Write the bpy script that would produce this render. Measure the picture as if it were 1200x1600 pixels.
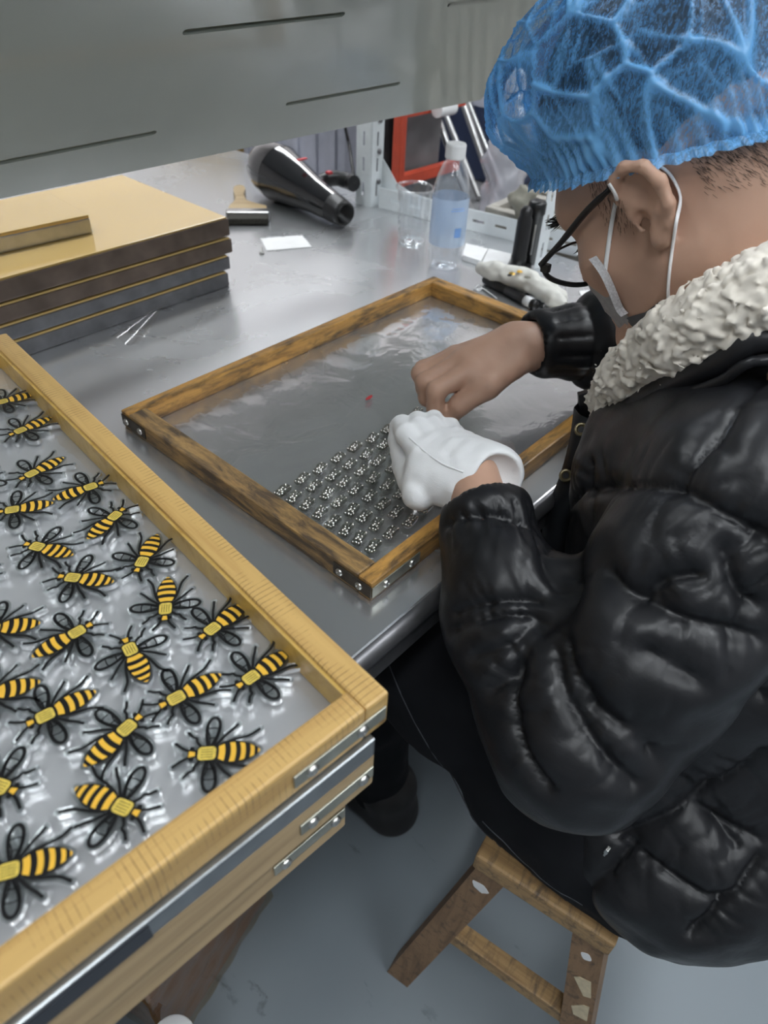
import bpy, bmesh, math, random
import numpy as np
from mathutils import Vector, Matrix
random.seed(7)
for o in list(bpy.data.objects): bpy.data.objects.remove(o)
SC = bpy.context.scene; COL = SC.collection
# axes: X along the front edge of the worktable, Y away from the worker across the table, Z up; metres
# ---------------------------------------------------------------- camera
cd = bpy.data.cameras.new('camera'); cam = bpy.data.objects.new('camera', cd); COL.objects.link(cam)
CR = Vector((0.6675, -0.7434, 0.0429)); CU = Vector((0.4645, 0.4606, 0.7564)); CF = Vector((0.5820, 0.4849, -0.6528))
cam.matrix_world = Matrix(((CR.x, CU.x, -CF.x, -0.28158), (CR.y, CU.y, -CF.y, -0.25413), (CR.z, CU.z, -CF.z, 1.28), (0, 0, 0, 1)))
cd.sensor_fit = 'VERTICAL'; cd.sensor_height = 36; cd.sensor_width = 27; cd.lens = 1090/1600*36
cd.clip_start = .02
cd.dof.use_dof = True; cd.dof.focus_distance = .66; cd.dof.aperture_fstop = 6.5
SC.camera = cam
# ---------------------------------------------------------------- world, exposure
W = bpy.data.worlds.new('room_air'); SC.world = W; W.use_nodes = True
W.node_tree.nodes['Background'].inputs[0].default_value = (.8, .88, 1, 1)
W.node_tree.nodes['Background'].inputs[1].default_value = .12
SC.view_settings.view_transform = 'Standard'; SC.view_settings.look = 'None'
SC.view_settings.gamma = 1; SC.view_settings.use_curve_mapping = False
SC.view_settings.exposure = .45
LAMP = 14.0
# ---------------------------------------------------------------- helpers
def tag(o, label=None, cat=None, group=None, kind=None):
    for k, v in (('label', label), ('category', cat), ('group', group), ('kind', kind)):
        if v: o[k] = v
    return o
def empty(name, loc=(0, 0, 0), rz=0, label=None, cat=None, group=None):
    o = bpy.data.objects.new(name, None); COL.objects.link(o); o.location = loc; o.rotation_euler = (0, 0, rz)
    o.empty_display_size = .05
    return tag(o, label, cat, group)
def link(name, me, mat=None, parent=None, loc=None, rot=None, smooth=True):
    if mat is not None and len(me.materials) == 0: me.materials.append(mat)
    o = bpy.data.objects.new(name, me); COL.objects.link(o)
    if parent is not None: o.parent = parent
    if loc is not None: o.location = loc
    if rot is not None: o.rotation_euler = rot
    return o
def copy_tree(o, parent=None):
    c = o.copy(); COL.objects.link(c); c.parent = parent
    for ch in list(o.children): copy_tree(ch, c)
    return c
class MB:
    """collects shapes for one mesh"""
    def __init__(s): s.v = []; s.f = []; s.sm = []
    def add(s, V, F, smooth=True):
        n = len(s.v); s.v += [tuple(map(float, p)) for p in V]; s.f += [tuple(int(i)+n for i in f) for f in F]; s.sm += [smooth]*len(F); return s
    def box(s, lo, hi, b=0, M=None):
        lo = Vector(lo); hi = Vector(hi); c = (lo+hi)/2; h = (hi-lo)/2
        b = min(b, min(h)*.9)
        if b <= 0:
            V = [Vector((x, y, z)) for x in (lo.x, hi.x) for y in (lo.y, hi.y) for z in (lo.z, hi.z)]
            F = [(0, 1, 3, 2), (4, 6, 7, 5), (0, 4, 5, 1), (2, 3, 7, 6), (0, 2, 6, 4), (1, 5, 7, 3)]
        else:
            bm = bmesh.new(); bmesh.ops.create_cube(bm, size=1)
            for v in bm.verts: v.co = Vector((c.x+v.co.x*2*h.x, c.y+v.co.y*2*h.y, c.z+v.co.z*2*h.z))
            bmesh.ops.bevel(bm, geom=bm.edges[:], offset=b, segments=2, affect='EDGES', profile=.6)
            bm.verts.index_update(); V = [v.co.copy() for v in bm.verts]; F = [[v.index for v in f.verts] for f in bm.faces]; bm.free()
        if M: V = [M @ v for v in V]
        return s.add(V, F, False)
    def tube(s, pts, r, n=8, cap=True, flat=1.0, up=None):
        pts = [Vector(p) for p in pts]; R = r if isinstance(r, (list, tuple)) else [r]*len(pts)
        V = []; F = []; pu = Vector(up) if up else None
        for i, p in enumerate(pts):
            t = (pts[min(i+1, len(pts)-1)]-pts[max(i-1, 0)]).normalized()
            a = pu if pu is not None else (Vector((0, 0, 1)) if abs(t.z) < .9 else Vector((1, 0, 0)))
            x = t.cross(a)
            if x.length < 1e-5: x = t.cross(Vector((.3, .9, .1)))
            x.normalize(); y = x.cross(t).normalized()
            if up is None: pu = y
            for k in range(n):
                an = 2*math.pi*k/n; V.append(p+x*math.cos(an)*R[i]+y*math.sin(an)*R[i]*flat)
        for i in range(len(pts)-1):
            for k in range(n): F.append((i*n+k, i*n+(k+1) % n, (i+1)*n+(k+1) % n, (i+1)*n+k))
        s.add(V, F)
        if cap:
            m = (len(pts)-1)*n
            s.add(V[:n], [tuple(range(n))[::-1]], False); s.add(V[m:], [tuple(range(n))], False)
        return s
    def lathe(s, prof, n=32, M=None, smooth=True, rad=None):
        V = []; F = []
        for (r, z) in prof:
            for k in range(n):
                a = 2*math.pi*k/n; rr = r*(rad(a, z) if rad else 1); V.append(Vector((rr*math.cos(a), rr*math.sin(a), z)))
        for i in range(len(prof)-1):
            for k in range(n): F.append((i*n+k, i*n+(k+1) % n, (i+1)*n+(k+1) % n, (i+1)*n+k))
        if M: V = [M @ v for v in V]
        return s.add(V, F, smooth)
    def prism(s, poly, z0, z1, M=None):
        n = len(poly); V = [Vector((x, y, z)) for z in (z0, z1) for x, y in poly]
        F = [tuple(range(n))[::-1], tuple(range(n, 2*n))]+[(i, (i+1) % n, n+(i+1) % n, n+i) for i in range(n)]
        if M: V = [M @ v for v in V]
        return s.add(V, F, False)
    def grid(s, P, smooth=True):
        """P[i][j] points"""
        a, b = len(P), len(P[0]); V = [p for r in P for p in r]
        return s.add(V, [(i*b+j, i*b+j+1, (i+1)*b+j+1, (i+1)*b+j) for i in range(a-1) for j in range(b-1)], smooth)
    def mesh(s, name, mat=None):
        me = bpy.data.meshes.new(name); me.from_pydata(s.v, [], s.f); me.polygons.foreach_set('use_smooth', s.sm); me.update()
        if mat is not None: me.materials.append(mat)
        return me
    def build(s, name, mat, parent=None, loc=None, rot=None): return link(name, s.mesh(name, mat), None, parent, loc, rot)
def rotz(a): return Matrix.Rotation(a, 4, 'Z')
def frame_m(o, x, y, z):
    x, y, z = Vector(x), Vector(y), Vector(z)
    return Matrix(((x.x, y.x, z.x, o[0]), (x.y, y.y, z.y, o[1]), (x.z, y.z, z.z, o[2]), (0, 0, 0, 1)))
def along(a, b):
    """matrix with local Z from a to b"""
    a = Vector(a); z = (Vector(b)-a).normalized(); x = z.orthogonal().normalized(); return frame_m(a, x, z.cross(x), z)
def smooth_pts(P, n=6):
    """Catmull-Rom through P"""
    P = [Vector(p) for p in P]; Q = [P[0]*2-P[1]]+P+[P[-1]*2-P[-2]]; out = []
    for i in range(1, len(Q)-2):
        for k in range(n):
            t = k/n; a, b, c, d = Q[i-1:i+3]
            out.append(.5*((2*b)+(c-a)*t+(2*a-5*b+4*c-d)*t*t+(3*b-a-3*c+d)*t**3))
    return out+[P[-1]]
# ---------------------------------------------------------------- materials
class NT:
    def __init__(s, name):
        s.m = bpy.data.materials.new(name); s.m.use_nodes = True; s.t = s.m.node_tree; s.b = s.t.nodes['Principled BSDF']; s.out = s.t.nodes['Material Output']
    def n(s, typ, **kw):
        x = s.t.nodes.new(typ)
        for k, v in kw.items():
            if k.startswith('i_'):
                key = k[2:]; key = int(key) if key.isdigit() else key.replace('_', ' '); x.inputs[key].default_value = v
            else: setattr(x, k, v)
        return x
    def l(s, a, b): s.t.links.new(a, b)
    def co(s, scale=(1, 1, 1), kind='Object', rot=(0, 0, 0)):
        c = s.n('ShaderNodeTexCoord'); m = s.n('ShaderNodeMapping'); m.inputs['Scale'].default_value = scale; m.inputs['Rotation'].default_value = rot
        s.l(c.outputs[kind], m.inputs[0]); return m.outputs[0]
    def noise(s, vec, scale, detail=3, rough=.55, dist=0):
        x = s.n('ShaderNodeTexNoise'); x.inputs['Scale'].default_value = scale; x.inputs['Detail'].default_value = detail; x.inputs['Roughness'].default_value = rough; x.inputs['Distortion'].default_value = dist
        s.l(vec, x.inputs['Vector']); return x.outputs['Fac']
    def ramp(s, fac, stops):
        r = s.n('ShaderNodeValToRGB'); e = r.color_ramp.elements
        while len(e) < len(stops): e.new(.5)
        for el, (p, c) in zip(e, stops): el.position = p; el.color = (*c, 1) if isinstance(c, (tuple, list)) else (c, c, c, 1)
        s.l(fac, r.inputs[0]); return r.outputs[0]
    def mix(s, fac, a, b, mode='MIX'):
        x = s.n('ShaderNodeMix', data_type='RGBA', blend_type=mode)
        for sock, v in ((x.inputs[0], fac), (x.inputs[6], a), (x.inputs[7], b)):
            if hasattr(v, 'is_linked'): s.l(v, sock)
            else: sock.default_value = v if not isinstance(v, tuple) or len(v) == 4 else (*v, 1)
        return x.outputs[2]
    def bump(s, h, strength=.3, dist=.002):
        x = s.n('ShaderNodeBump'); x.inputs['Strength'].default_value = strength; x.inputs['Distance'].default_value = dist
        s.l(h, x.inputs['Height']); s.l(x.outputs[0], s.b.inputs['Normal']); return x
    def set(s, **kw):
        for k, v in kw.items():
            sock = s.b.inputs[{'col': 'Base Color', 'rough': 'Roughness', 'metal': 'Metallic', 'spec': 'Specular IOR Level', 'coat': 'Coat Weight', 'coatr': 'Coat Roughness', 'alpha': 'Alpha', 'sheen': 'Sheen Weight', 'sss': 'Subsurface Weight', 'tr': 'Transmission Weight', 'ior': 'IOR'}[k]]
            if hasattr(v, 'is_linked'): s.l(v, sock)
            else: sock.default_value = (*v, 1) if isinstance(v, (tuple, list)) else v
        return s
def plain(name, col, rough=.5, metal=0, var=.12, scale=40, bump=.1, **kw):
    """a plain paint, plastic or metal with a little mottling"""
    t = NT(name); f = t.noise(t.co(), scale, 3)
    lo = tuple(c*(1-var) for c in col); hi = tuple(min(1, c*(1+var)) for c in col)
    t.set(col=t.ramp(f, [(.3, lo), (.7, hi)]), rough=rough, metal=metal, **kw)
    if bump: t.bump(f, bump, .001)
    return t.m
def wood(name, light, dark, stain=None, stain_amt=.0, rough=.5, ticks=0, gscale=18, axis=0):
    t = NT(name); sc = [gscale*5]*3; sc[axis] = gscale*.28
    v = t.co(tuple(sc)); f = t.noise(v, 1, 5, .6, .6)
    c = t.ramp(f, [(.28, dark), (.52, light), (.8, tuple(min(1, x*1.12) for x in light))])
    if stain:
        g = t.noise(t.co((16, 75, 75)), 1, 6, .7, .35)
        lo = .74-stain_amt*.3
        c = t.mix(t.ramp(g, [(lo-.11, 0), (lo+.10, .92)]), c, stain)
    h = f
    if ticks:                                          # fine saw cuts across the rail
        tv = t.n('ShaderNodeTexWave', wave_type='BANDS', bands_direction='X'); tv.inputs['Scale'].default_value = ticks; tv.inputs['Distortion'].default_value = 2.2; tv.inputs['Detail'].default_value = 2; tv.inputs['Detail Scale'].default_value = .35
        t.l(t.co(), tv.inputs['Vector'])
        k = t.n('ShaderNodeMath', operation='MULTIPLY'); t.l(t.ramp(tv.outputs['Fac'], [(0, 1), (.1, 0)]), k.inputs[0]); t.l(t.ramp(t.noise(t.co((30, 60, 60)), 1, 4), [(.46, 0), (.62, .8)]), k.inputs[1])
        c = t.mix(k.outputs[0], c, tuple(x*.38 for x in dark))
    t.set(col=c, rough=rough); t.bump(h, .25, .0012); return t.m
def clear(name, tint=(1, 1, 1), facing=.35, rough=.05, edge=.9, bump=0, bscale=30, dens=0, haze=(.8, .85, .9)):
    """clear plastic: see-through, glossy where it turns away, optional milkiness"""
    t = NT(name); nt = t.t; nt.nodes.remove(t.b)
    tr = t.n('ShaderNodeBsdfTransparent'); tr.inputs[0].default_value = (*tint, 1)
    gl = t.n('ShaderNodeBsdfGlossy'); gl.inputs['Roughness'].default_value = rough; gl.inputs[0].default_value = (1, 1, 1, 1)
    lw = t.n('ShaderNodeLayerWeight'); lw.inputs[0].default_value = .5
    mx = t.n('ShaderNodeMixShader'); src = tr.outputs[0]
    if dens:
        df = t.n('ShaderNodeBsdfDiffuse'); df.inputs[0].default_value = (*haze, 1); m2 = t.n('ShaderNodeMixShader'); m2.inputs[0].default_value = dens
        t.l(tr.outputs[0], m2.inputs[1]); t.l(df.outputs[0], m2.inputs[2]); src = m2.outputs[0]
    pw = t.n('ShaderNodeMath', operation='POWER'); pw.inputs[1].default_value = 2.6; t.l(lw.outputs['Facing'], pw.inputs[0])
    k = t.n('ShaderNodeMath', operation='MULTIPLY_ADD'); k.inputs[1].default_value = edge*.9; k.inputs[2].default_value = facing*.22
    t.l(pw.outputs[0], k.inputs[0]); t.l(k.outputs[0], mx.inputs[0]); t.l(src, mx.inputs[1]); t.l(gl.outputs[0], mx.inputs[2]); t.l(mx.outputs[0], t.out.inputs[0])
    if bump:
        b = t.n('ShaderNodeBump'); b.inputs['Strength'].default_value = bump; b.inputs['Distance'].default_value = .004
        t.l(t.noise(t.co((1, 1, 1)), bscale, 3, .5, 1.2), b.inputs['Height'])
        for x in (gl, lw): t.l(b.outputs[0], x.inputs['Normal'])
    return t.m
def emit(name, col, st):
    t = NT(name); t.set(col=col); t.b.inputs['Emission Color'].default_value = (*col, 1); t.b.inputs['Emission Strength'].default_value = st; return t.m
def steel_mat():
    t = NT('brushed_steel'); s1 = t.noise(t.co((6, 420, 60), rot=(0, 0, .5)), 1, 4, .6); s2 = t.noise(t.co((3.2, 3.2, 3.2)), 1, 5, .6, .6); s3 = t.noise(t.co((500, 9, 60), rot=(0, 0, .25)), 1, 3)
    t.set(col=t.mix(s2, (.50, .515, .53), (.64, .65, .66)), metal=.8, rough=t.ramp(s2, [(.25, .2), (.75, .34)]))
    k = t.n('ShaderNodeMath', operation='ADD'); t.l(s1, k.inputs[0]); t.l(s3, k.inputs[1]); t.bump(k.outputs[0], .035, .0006); return t.m
def floor_mat():
    t = NT('grey_epoxy_floor'); a = t.noise(t.co((1.6,)*3), 1, 4); b = t.noise(t.co((26, 9, 9), rot=(0, 0, .9)), 1, 5, .6, .5); c2 = t.noise(t.co((7, 7, 7)), 1, 2)
    base = t.mix(a, (.17, .205, .235), (.25, .285, .31))
    k = t.n('ShaderNodeMath', operation='MULTIPLY'); t.l(t.ramp(b, [(.64, 0), (.7, 1)]), k.inputs[0]); t.l(t.ramp(c2, [(.5, 0), (.68, .85)]), k.inputs[1])
    t.set(col=t.mix(k.outputs[0], base, (.05, .055, .055)), rough=t.ramp(a, [(.3, .38), (.7, .55)])); t.bump(b, .04, .002); return t.m
def leather_mat():
    t = NT('black_leatherette'); f = t.noise(t.co((900,)*3), 1, 2); g = t.noise(t.co((30, 30, 44)), 1, 4, .6, .5); w = t.noise(t.co((14, 14, 16)), 1, 3, .55, .8)
    t.set(col=t.ramp(w, [(.3, (.0075, .008, .0095)), (.7, (.014, .0145, .017))]), rough=t.ramp(g, [(.3, .33), (.7, .46)]), spec=.4)
    b0 = t.n('ShaderNodeBump'); b0.inputs['Strength'].default_value = .16; b0.inputs['Distance'].default_value = .004; t.l(g, b0.inputs['Height'])
    b1 = t.n('ShaderNodeBump'); b1.inputs['Strength'].default_value = .1; b1.inputs['Distance'].default_value = .0006; t.l(f, b1.inputs['Height']); t.l(b0.outputs[0], b1.inputs['Normal']); t.l(b1.outputs[0], t.b.inputs['Normal'])
    return t.m
def skin_mat():
    t = NT('skin'); a = t.noise(t.co((28,)*3), 1, 4); b = t.noise(t.co((420,)*3), 1, 2)
    t.set(col=t.mix(a, (.45, .27, .19), (.56, .355, .26)), rough=.5, sss=.08, spec=.4); t.b.inputs['Subsurface Radius'].default_value = (.012, .005, .003)
    t.bump(b, .12, .0008); return t.m
def denim_mat():
    t = NT('black_denim'); a = t.noise(t.co((500, 500, 90)), 1, 2); b = t.noise(t.co((14,)*3), 1, 4)
    t.set(col=t.mix(b, (.004, .0045, .006), (.012, .013, .016)), rough=.85, spec=.2); t.bump(a, .2, .0006); return t.m
def fleece_mat():
    t = NT('sherpa_fleece'); v = t.n('ShaderNodeTexVoronoi'); v.inputs['Scale'].default_value = 160; t.l(t.co(), v.inputs['Vector']); a = t.noise(t.co((60,)*3), 1, 3)
    t.set(col=t.mix(a, (.64, .59, .51), (.86, .81, .73)), rough=.95, spec=.1, sheen=.3)
    t.bump(v.outputs['Distance'], -.7, .004); return t.m
def net_mat():
    """thin blue non-woven: fibres leave pinholes, creases lie double and look denser"""
    t = NT('blue_nonwoven'); nt = t.t; nt.nodes.remove(t.b)
    fib = t.noise(t.co((420, 420, 140)), 1, 3, .6, 1.2); big = t.noise(t.co((22,)*3), 1, 3)
    geo = t.n('ShaderNodeAttribute', attribute_name='crease')
    a = t.ramp(fib, [(.42, .04), (.60, .46)])
    k = t.n('ShaderNodeMath', operation='ADD', use_clamp=True); t.l(a, k.inputs[0]); t.l(geo.outputs['Fac'], k.inputs[1])
    df = t.n('ShaderNodeBsdfDiffuse'); t.l(t.mix(geo.outputs['Fac'], (.12, .36, .72), (.2, .55, .98)), df.inputs[0]); tl = t.n('ShaderNodeBsdfTranslucent'); tl.inputs[0].default_value = (.16, .48, .95, 1)
    m1 = t.n('ShaderNodeMixShader'); m1.inputs[0].default_value = .35; t.l(df.outputs[0], m1.inputs[1]); t.l(tl.outputs[0], m1.inputs[2])
    gl = t.n('ShaderNodeBsdfGlossy'); gl.inputs['Roughness'].default_value = .35; m3 = t.n('ShaderNodeMixShader'); m3.inputs[0].default_value = .06; t.l(m1.outputs[0], m3.inputs[1]); t.l(gl.outputs[0], m3.inputs[2])
    tr = t.n('ShaderNodeBsdfTransparent'); tr.inputs[0].default_value = (.86, .94, 1, 1); mx = t.n('ShaderNodeMixShader')
    t.l(k.outputs[0], mx.inputs[0]); t.l(tr.outputs[0], mx.inputs[1]); t.l(m3.outputs[0], mx.inputs[2]); t.l(mx.outputs[0], t.out.inputs[0]); return t.m
MT = dict(
  steel=steel_mat(), floor=floor_mat(), leather=leather_mat(), skin=skin_mat(), denim=denim_mat(), fleece=fleece_mat(), net=net_mat(),
  wall=plain('painted_wall', (.70, .655, .645), .7, var=.05, scale=3), wallgrey=plain('grey_painted_wall', (.36, .37, .38), .7, var=.05, scale=3), ceiling=plain('grey_ceiling', (.34, .35, .36), .8, var=.03, scale=3),
  woodA=wood('worn_pine', (.54, .29, .075), (.36, .17, .04), (.075, .05, .028), .72, .42),
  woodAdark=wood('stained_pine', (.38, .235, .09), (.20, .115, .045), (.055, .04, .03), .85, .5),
  woodB=wood('fresh_pine', (.58, .375, .135), (.42, .24, .075), None, 0, .42, ticks=75, gscale=14),
  woodB2=wood('pale_timber', (.43, .31, .17), (.29, .2, .105), None, 0, .55, gscale=16),
  woodBin=wood('varnished_pine', (.58, .38, .11), (.45, .27, .07), None, 0, .25, gscale=10),
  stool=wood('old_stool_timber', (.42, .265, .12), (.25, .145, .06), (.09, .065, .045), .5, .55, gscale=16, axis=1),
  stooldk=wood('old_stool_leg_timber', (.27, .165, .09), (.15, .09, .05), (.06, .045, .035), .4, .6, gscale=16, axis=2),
  amber=NT('amber_film').set(col=(.62, .43, .16), rough=.16, coat=.6, coatr=.08).m,
  alu=plain('aluminium', (.5, .5, .5), .28, 1, scale=30), darkalu=plain('dull_metal_edge', (.2, .2, .21), .4, .8, var=.25, scale=22), rust=plain('brownish_metal_edge', (.17, .13, .105), .45, .6, var=.35, scale=16),
  backing=plain('matte_aluminium_sheet', (.60, .61, .63), .33, .45, var=.05, scale=8), zinc=plain('zinc_strap', (.42, .42, .36), .38, .9, var=.2, scale=60), darkzinc=plain('tarnished_strap', (.10, .085, .07), .45, .8, var=.3, scale=60), screw=plain('screw_steel', (.6, .6, .58), .3, 1),
  hood=plain('grey_green_enamel', (.37, .395, .35), .32, 0, var=.06, scale=5, bump=.012, coat=.8, coatr=.09), hoodin=plain('pale_enamel', (.52, .54, .45), .4, 0, var=.05, scale=5),
  black=plain('black_plastic', (.012, .012, .013), .35), gloss=plain('glossy_black_plastic', (.010, .0105, .012), .1, .0, coat=1.0), red=plain('red_paint', (.5, .06, .025), .45), redplastic=plain('red_plastic', (.5, .03, .04), .4),
  white=plain('white_plastic', (.8, .81, .82), .4, var=.03), whitepaint=plain('white_enamel_steel', (.70, .74, .76), .4, var=.05), paper=plain('white_paper', (.85, .85, .85), .8, var=.03), glovecloth=None, dirtyglove=None,
  navy=plain('dark_blue_plastic', (.028, .04, .085), .45), lilac=plain('frosted_storage_plastic', (.42, .43, .50), .35, scale=9, var=.2), card=wood('brown_cardboard', (.27, .165, .085), (.22, .13, .065), None, 0, .8, gscale=6), cardyellow=plain('yellow_cardboard', (.42, .28, .1), .75),
  tan=wood('brush_handle_wood', (.42, .31, .17), (.3, .2, .1)), bristle=plain('dark_bristle', (.03, .028, .022), .9, var=.5, scale=300), khaki=plain('khaki_cloth', (.24, .23, .19), .9), slat=plain('grey_timber_slat', (.27, .255, .225), .5, var=.2, scale=25), gold=plain('brass_bits', (.6, .4, .1), .3, .8), darkgrey=plain('dark_grey_panel', (.06, .06, .065), .6, var=.3, scale=6), greyp=plain('grey_panel', (.16, .16, .165), .5, var=.3, scale=7),
  clear=clear('clear_plastic', (.93, .94, .95), .5, .05, 1.0, dens=.05), blankedge=clear('polished_acrylic_edge', (.8, .83, .84), 2.0, .16, 1.0), darkreflection=plain('dark_reflection', (.012, .015, .024), .3), trayside=plain('grey_steel_sheet', (.30, .32, .335), .3, .9), bottle=clear('bottle_plastic', (.93, .95, .97), .35, .06, .95, .3, 60, .07), film=clear('cling_film', (.97, .97, .97), .22, .07, .75, .55, 14), acrylic=clear('clear_acrylic', (.9, .92, .92), .42, .04, 1.0), charm=clear('smoky_acrylic', (.62, .62, .58), .4, .06, .9), bag=clear('milky_bag', (.8, .8, .85), .4, .15, .9, .9, 22, .45, (.75, .75, .8)), lens=clear('lens', (.9, .9, .92), .25, .03, .8), label=clear('bottle_label', (.8, .88, 1), .3, .2, .5, 0, 30, .55, (.62, .76, .95)), tape=clear('packing_tape', (.80, .66, .45), .12, .1, .7, .5, 25),
  blueprint=plain('blue_print', (.2, .38, .75), .5), inkblack=plain('black_ink', (.008, .008, .009), .4, bump=0), inkyellow=plain('yellow_ink', (.80, .47, .055), .4, var=.04, bump=0), inkgold=plain('gold_ink', (.66, .50, .10), .35, var=.2, scale=400, bump=0), stud=plain('bright_stud', (.85, .85, .82), .12, 1),
  hair=plain('black_hair', (.012, .011, .011), .55, var=.4, scale=120), tornlabel=plain('yellowed_paper', (.62, .53, .36), .8, var=.15, scale=90), maskedge=plain('pressed_mask_edge', (.50, .50, .51), .5, .2, var=.25, scale=500), mask=plain('grey_mask_fabric', (.32, .32, .325), .75, scale=200), maskdk=plain('dark_mask_lining', (.09, .09, .095), .8), strap=plain('white_elastic', (.82, .82, .82), .8, var=.04, scale=200), sole=plain('dark_boot_leather', (.012, .011, .011), .55), brass=plain('antique_brass', (.3, .25, .15), .35, 1), thread=plain('grey_thread', (.06, .065, .075), .8), fray=plain('frayed_white_denim', (.55, .54, .52), .95, scale=300, var=.3))
def cloth_mat(name, c, sc=900, bump=.3):
    t = NT(name); a = t.noise(t.co((sc,)*3), 1, 2); b = t.noise(t.co((30,)*3), 1, 3)
    t.set(col=t.mix(b, tuple(x*.94 for x in c), c), rough=.9, spec=.15); t.bump(a, bump, .0007); return t.m
MT['glovecloth'] = cloth_mat('white_cotton_knit', (.84, .85, .86)); MT['dirtyglove'] = cloth_mat('stained_cotton', (.74, .73, .68))

# ---------------------------------------------------------------- implicit surfaces (numpy)
def vnoise(P, seed=0):
    """smooth value noise in [-1,1] at points P (n,3)"""
    I = np.floor(P).astype(np.int64); F = (P - I).astype(np.float32); F = F*F*(3-2*F)
    def h(i, j, k):
        n = (i*374761393 + j*668265263 + k*2147483647 + seed*974711) & 0x7fffffff
        n = ((n ^ (n >> 13))*1274126177) & 0x7fffffff
        return (((n ^ (n >> 16)) & 0xffff)/32767.5 - 1).astype(np.float32)
    out = 0
    for a in (0, 1):
        for b in (0, 1):
            for c in (0, 1):
                w = (F[:, 0] if a else 1-F[:, 0])*(F[:, 1] if b else 1-F[:, 1])*(F[:, 2] if c else 1-F[:, 2])
                out = out + w*h(I[:, 0]+a, I[:, 1]+b, I[:, 2]+c)
    return out

class Solid:
    """smooth union of round cones and ellipsoids, with grooves, ridges and noise"""
    def __init__(s): s.p = []; s.lines = []; s.noise = []; s.curls = []; s.cuts = []
    def cone(s, a, b, ra, rb, k=.01): s.p.append(('c', np.array(a, np.float32), np.array(b, np.float32), ra, rb, k)); return s
    def chain(s, pts, rs, k=.01):
        for i in range(len(pts)-1): s.cone(pts[i], pts[i+1], rs[i], rs[i+1], k)
        return s
    def ell(s, c, r, k=.01, B=None, cut=False):
        B = np.eye(3) if B is None else np.array(B)
        (s.cuts if cut else s.p).append(('e', np.array(c, np.float32), np.array(r, np.float32), B.astype(np.float32), 0, k)); return s
    def line(s, pts, amp, sig): s.lines.append((np.array(pts, np.float32), amp, sig)); return s
    @staticmethod
    def _d(q, P):
        if q[0] == 'c':
            a, b, ra, rb = q[1:5]; ab = b-a; L2 = float(ab@ab)+1e-12
            t = np.clip(((P-a)@ab)/L2, 0, 1)
            return np.linalg.norm(P-a-t[:, None]*ab, axis=1) - (ra+(rb-ra)*t)
        c, r, B = q[1:4]; X = (P-c)@B.T
        k0 = np.linalg.norm(X/r, axis=1); k1 = np.linalg.norm(X/(r*r), axis=1)+1e-9
        return k0*(k0-1)/k1
    @staticmethod
    def seg(P, L):
        best = None
        for i in range(len(L)-1):
            a = L[i]; ab = L[i+1]-a; t = np.clip(((P-a)@ab)/(float(ab@ab)+1e-12), 0, 1)
            d = ((P-a-t[:, None]*ab)**2).sum(1)
            best = d if best is None else np.minimum(best, d)
        return np.sqrt(best)
    def base(s, P):
        d = None
        for q in s.p:
            e = s._d(q, P)
            if d is None: d = e; continue
            k = q[5]; h = np.maximum(k-np.abs(d-e), 0)/k
            d = np.minimum(d, e) - h*h*k*.25
        for q in s.cuts:
            e = -s._d(q, P); k = q[5]; h = np.maximum(k-np.abs(d-e), 0)/k
            d = np.maximum(d, e) + h*h*k*.25
        return d
    def detail(s, P, d):
        d = d.copy()
        for L, amp, sig in s.lines:
            lo = L.min(0)-sig*3.2; hi = L.max(0)+sig*3.2
            m = np.all((P > lo) & (P < hi), axis=1)
            if not m.any(): continue
            r = s.seg(P[m], L)/sig
            d[m] += amp*(np.exp(-r*1.6) if amp > 0 else np.exp(-r*r))
        for amp, sc, seed in s.noise: d += amp*vnoise(P*np.array(sc), seed)
        for amp, sc, seed in s.curls: d -= amp*np.abs(vnoise(P*np.array(sc), seed))
        return d
    def __call__(s, P):
        P = np.asarray(P, np.float32); return s.detail(P, s.base(P))

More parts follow.
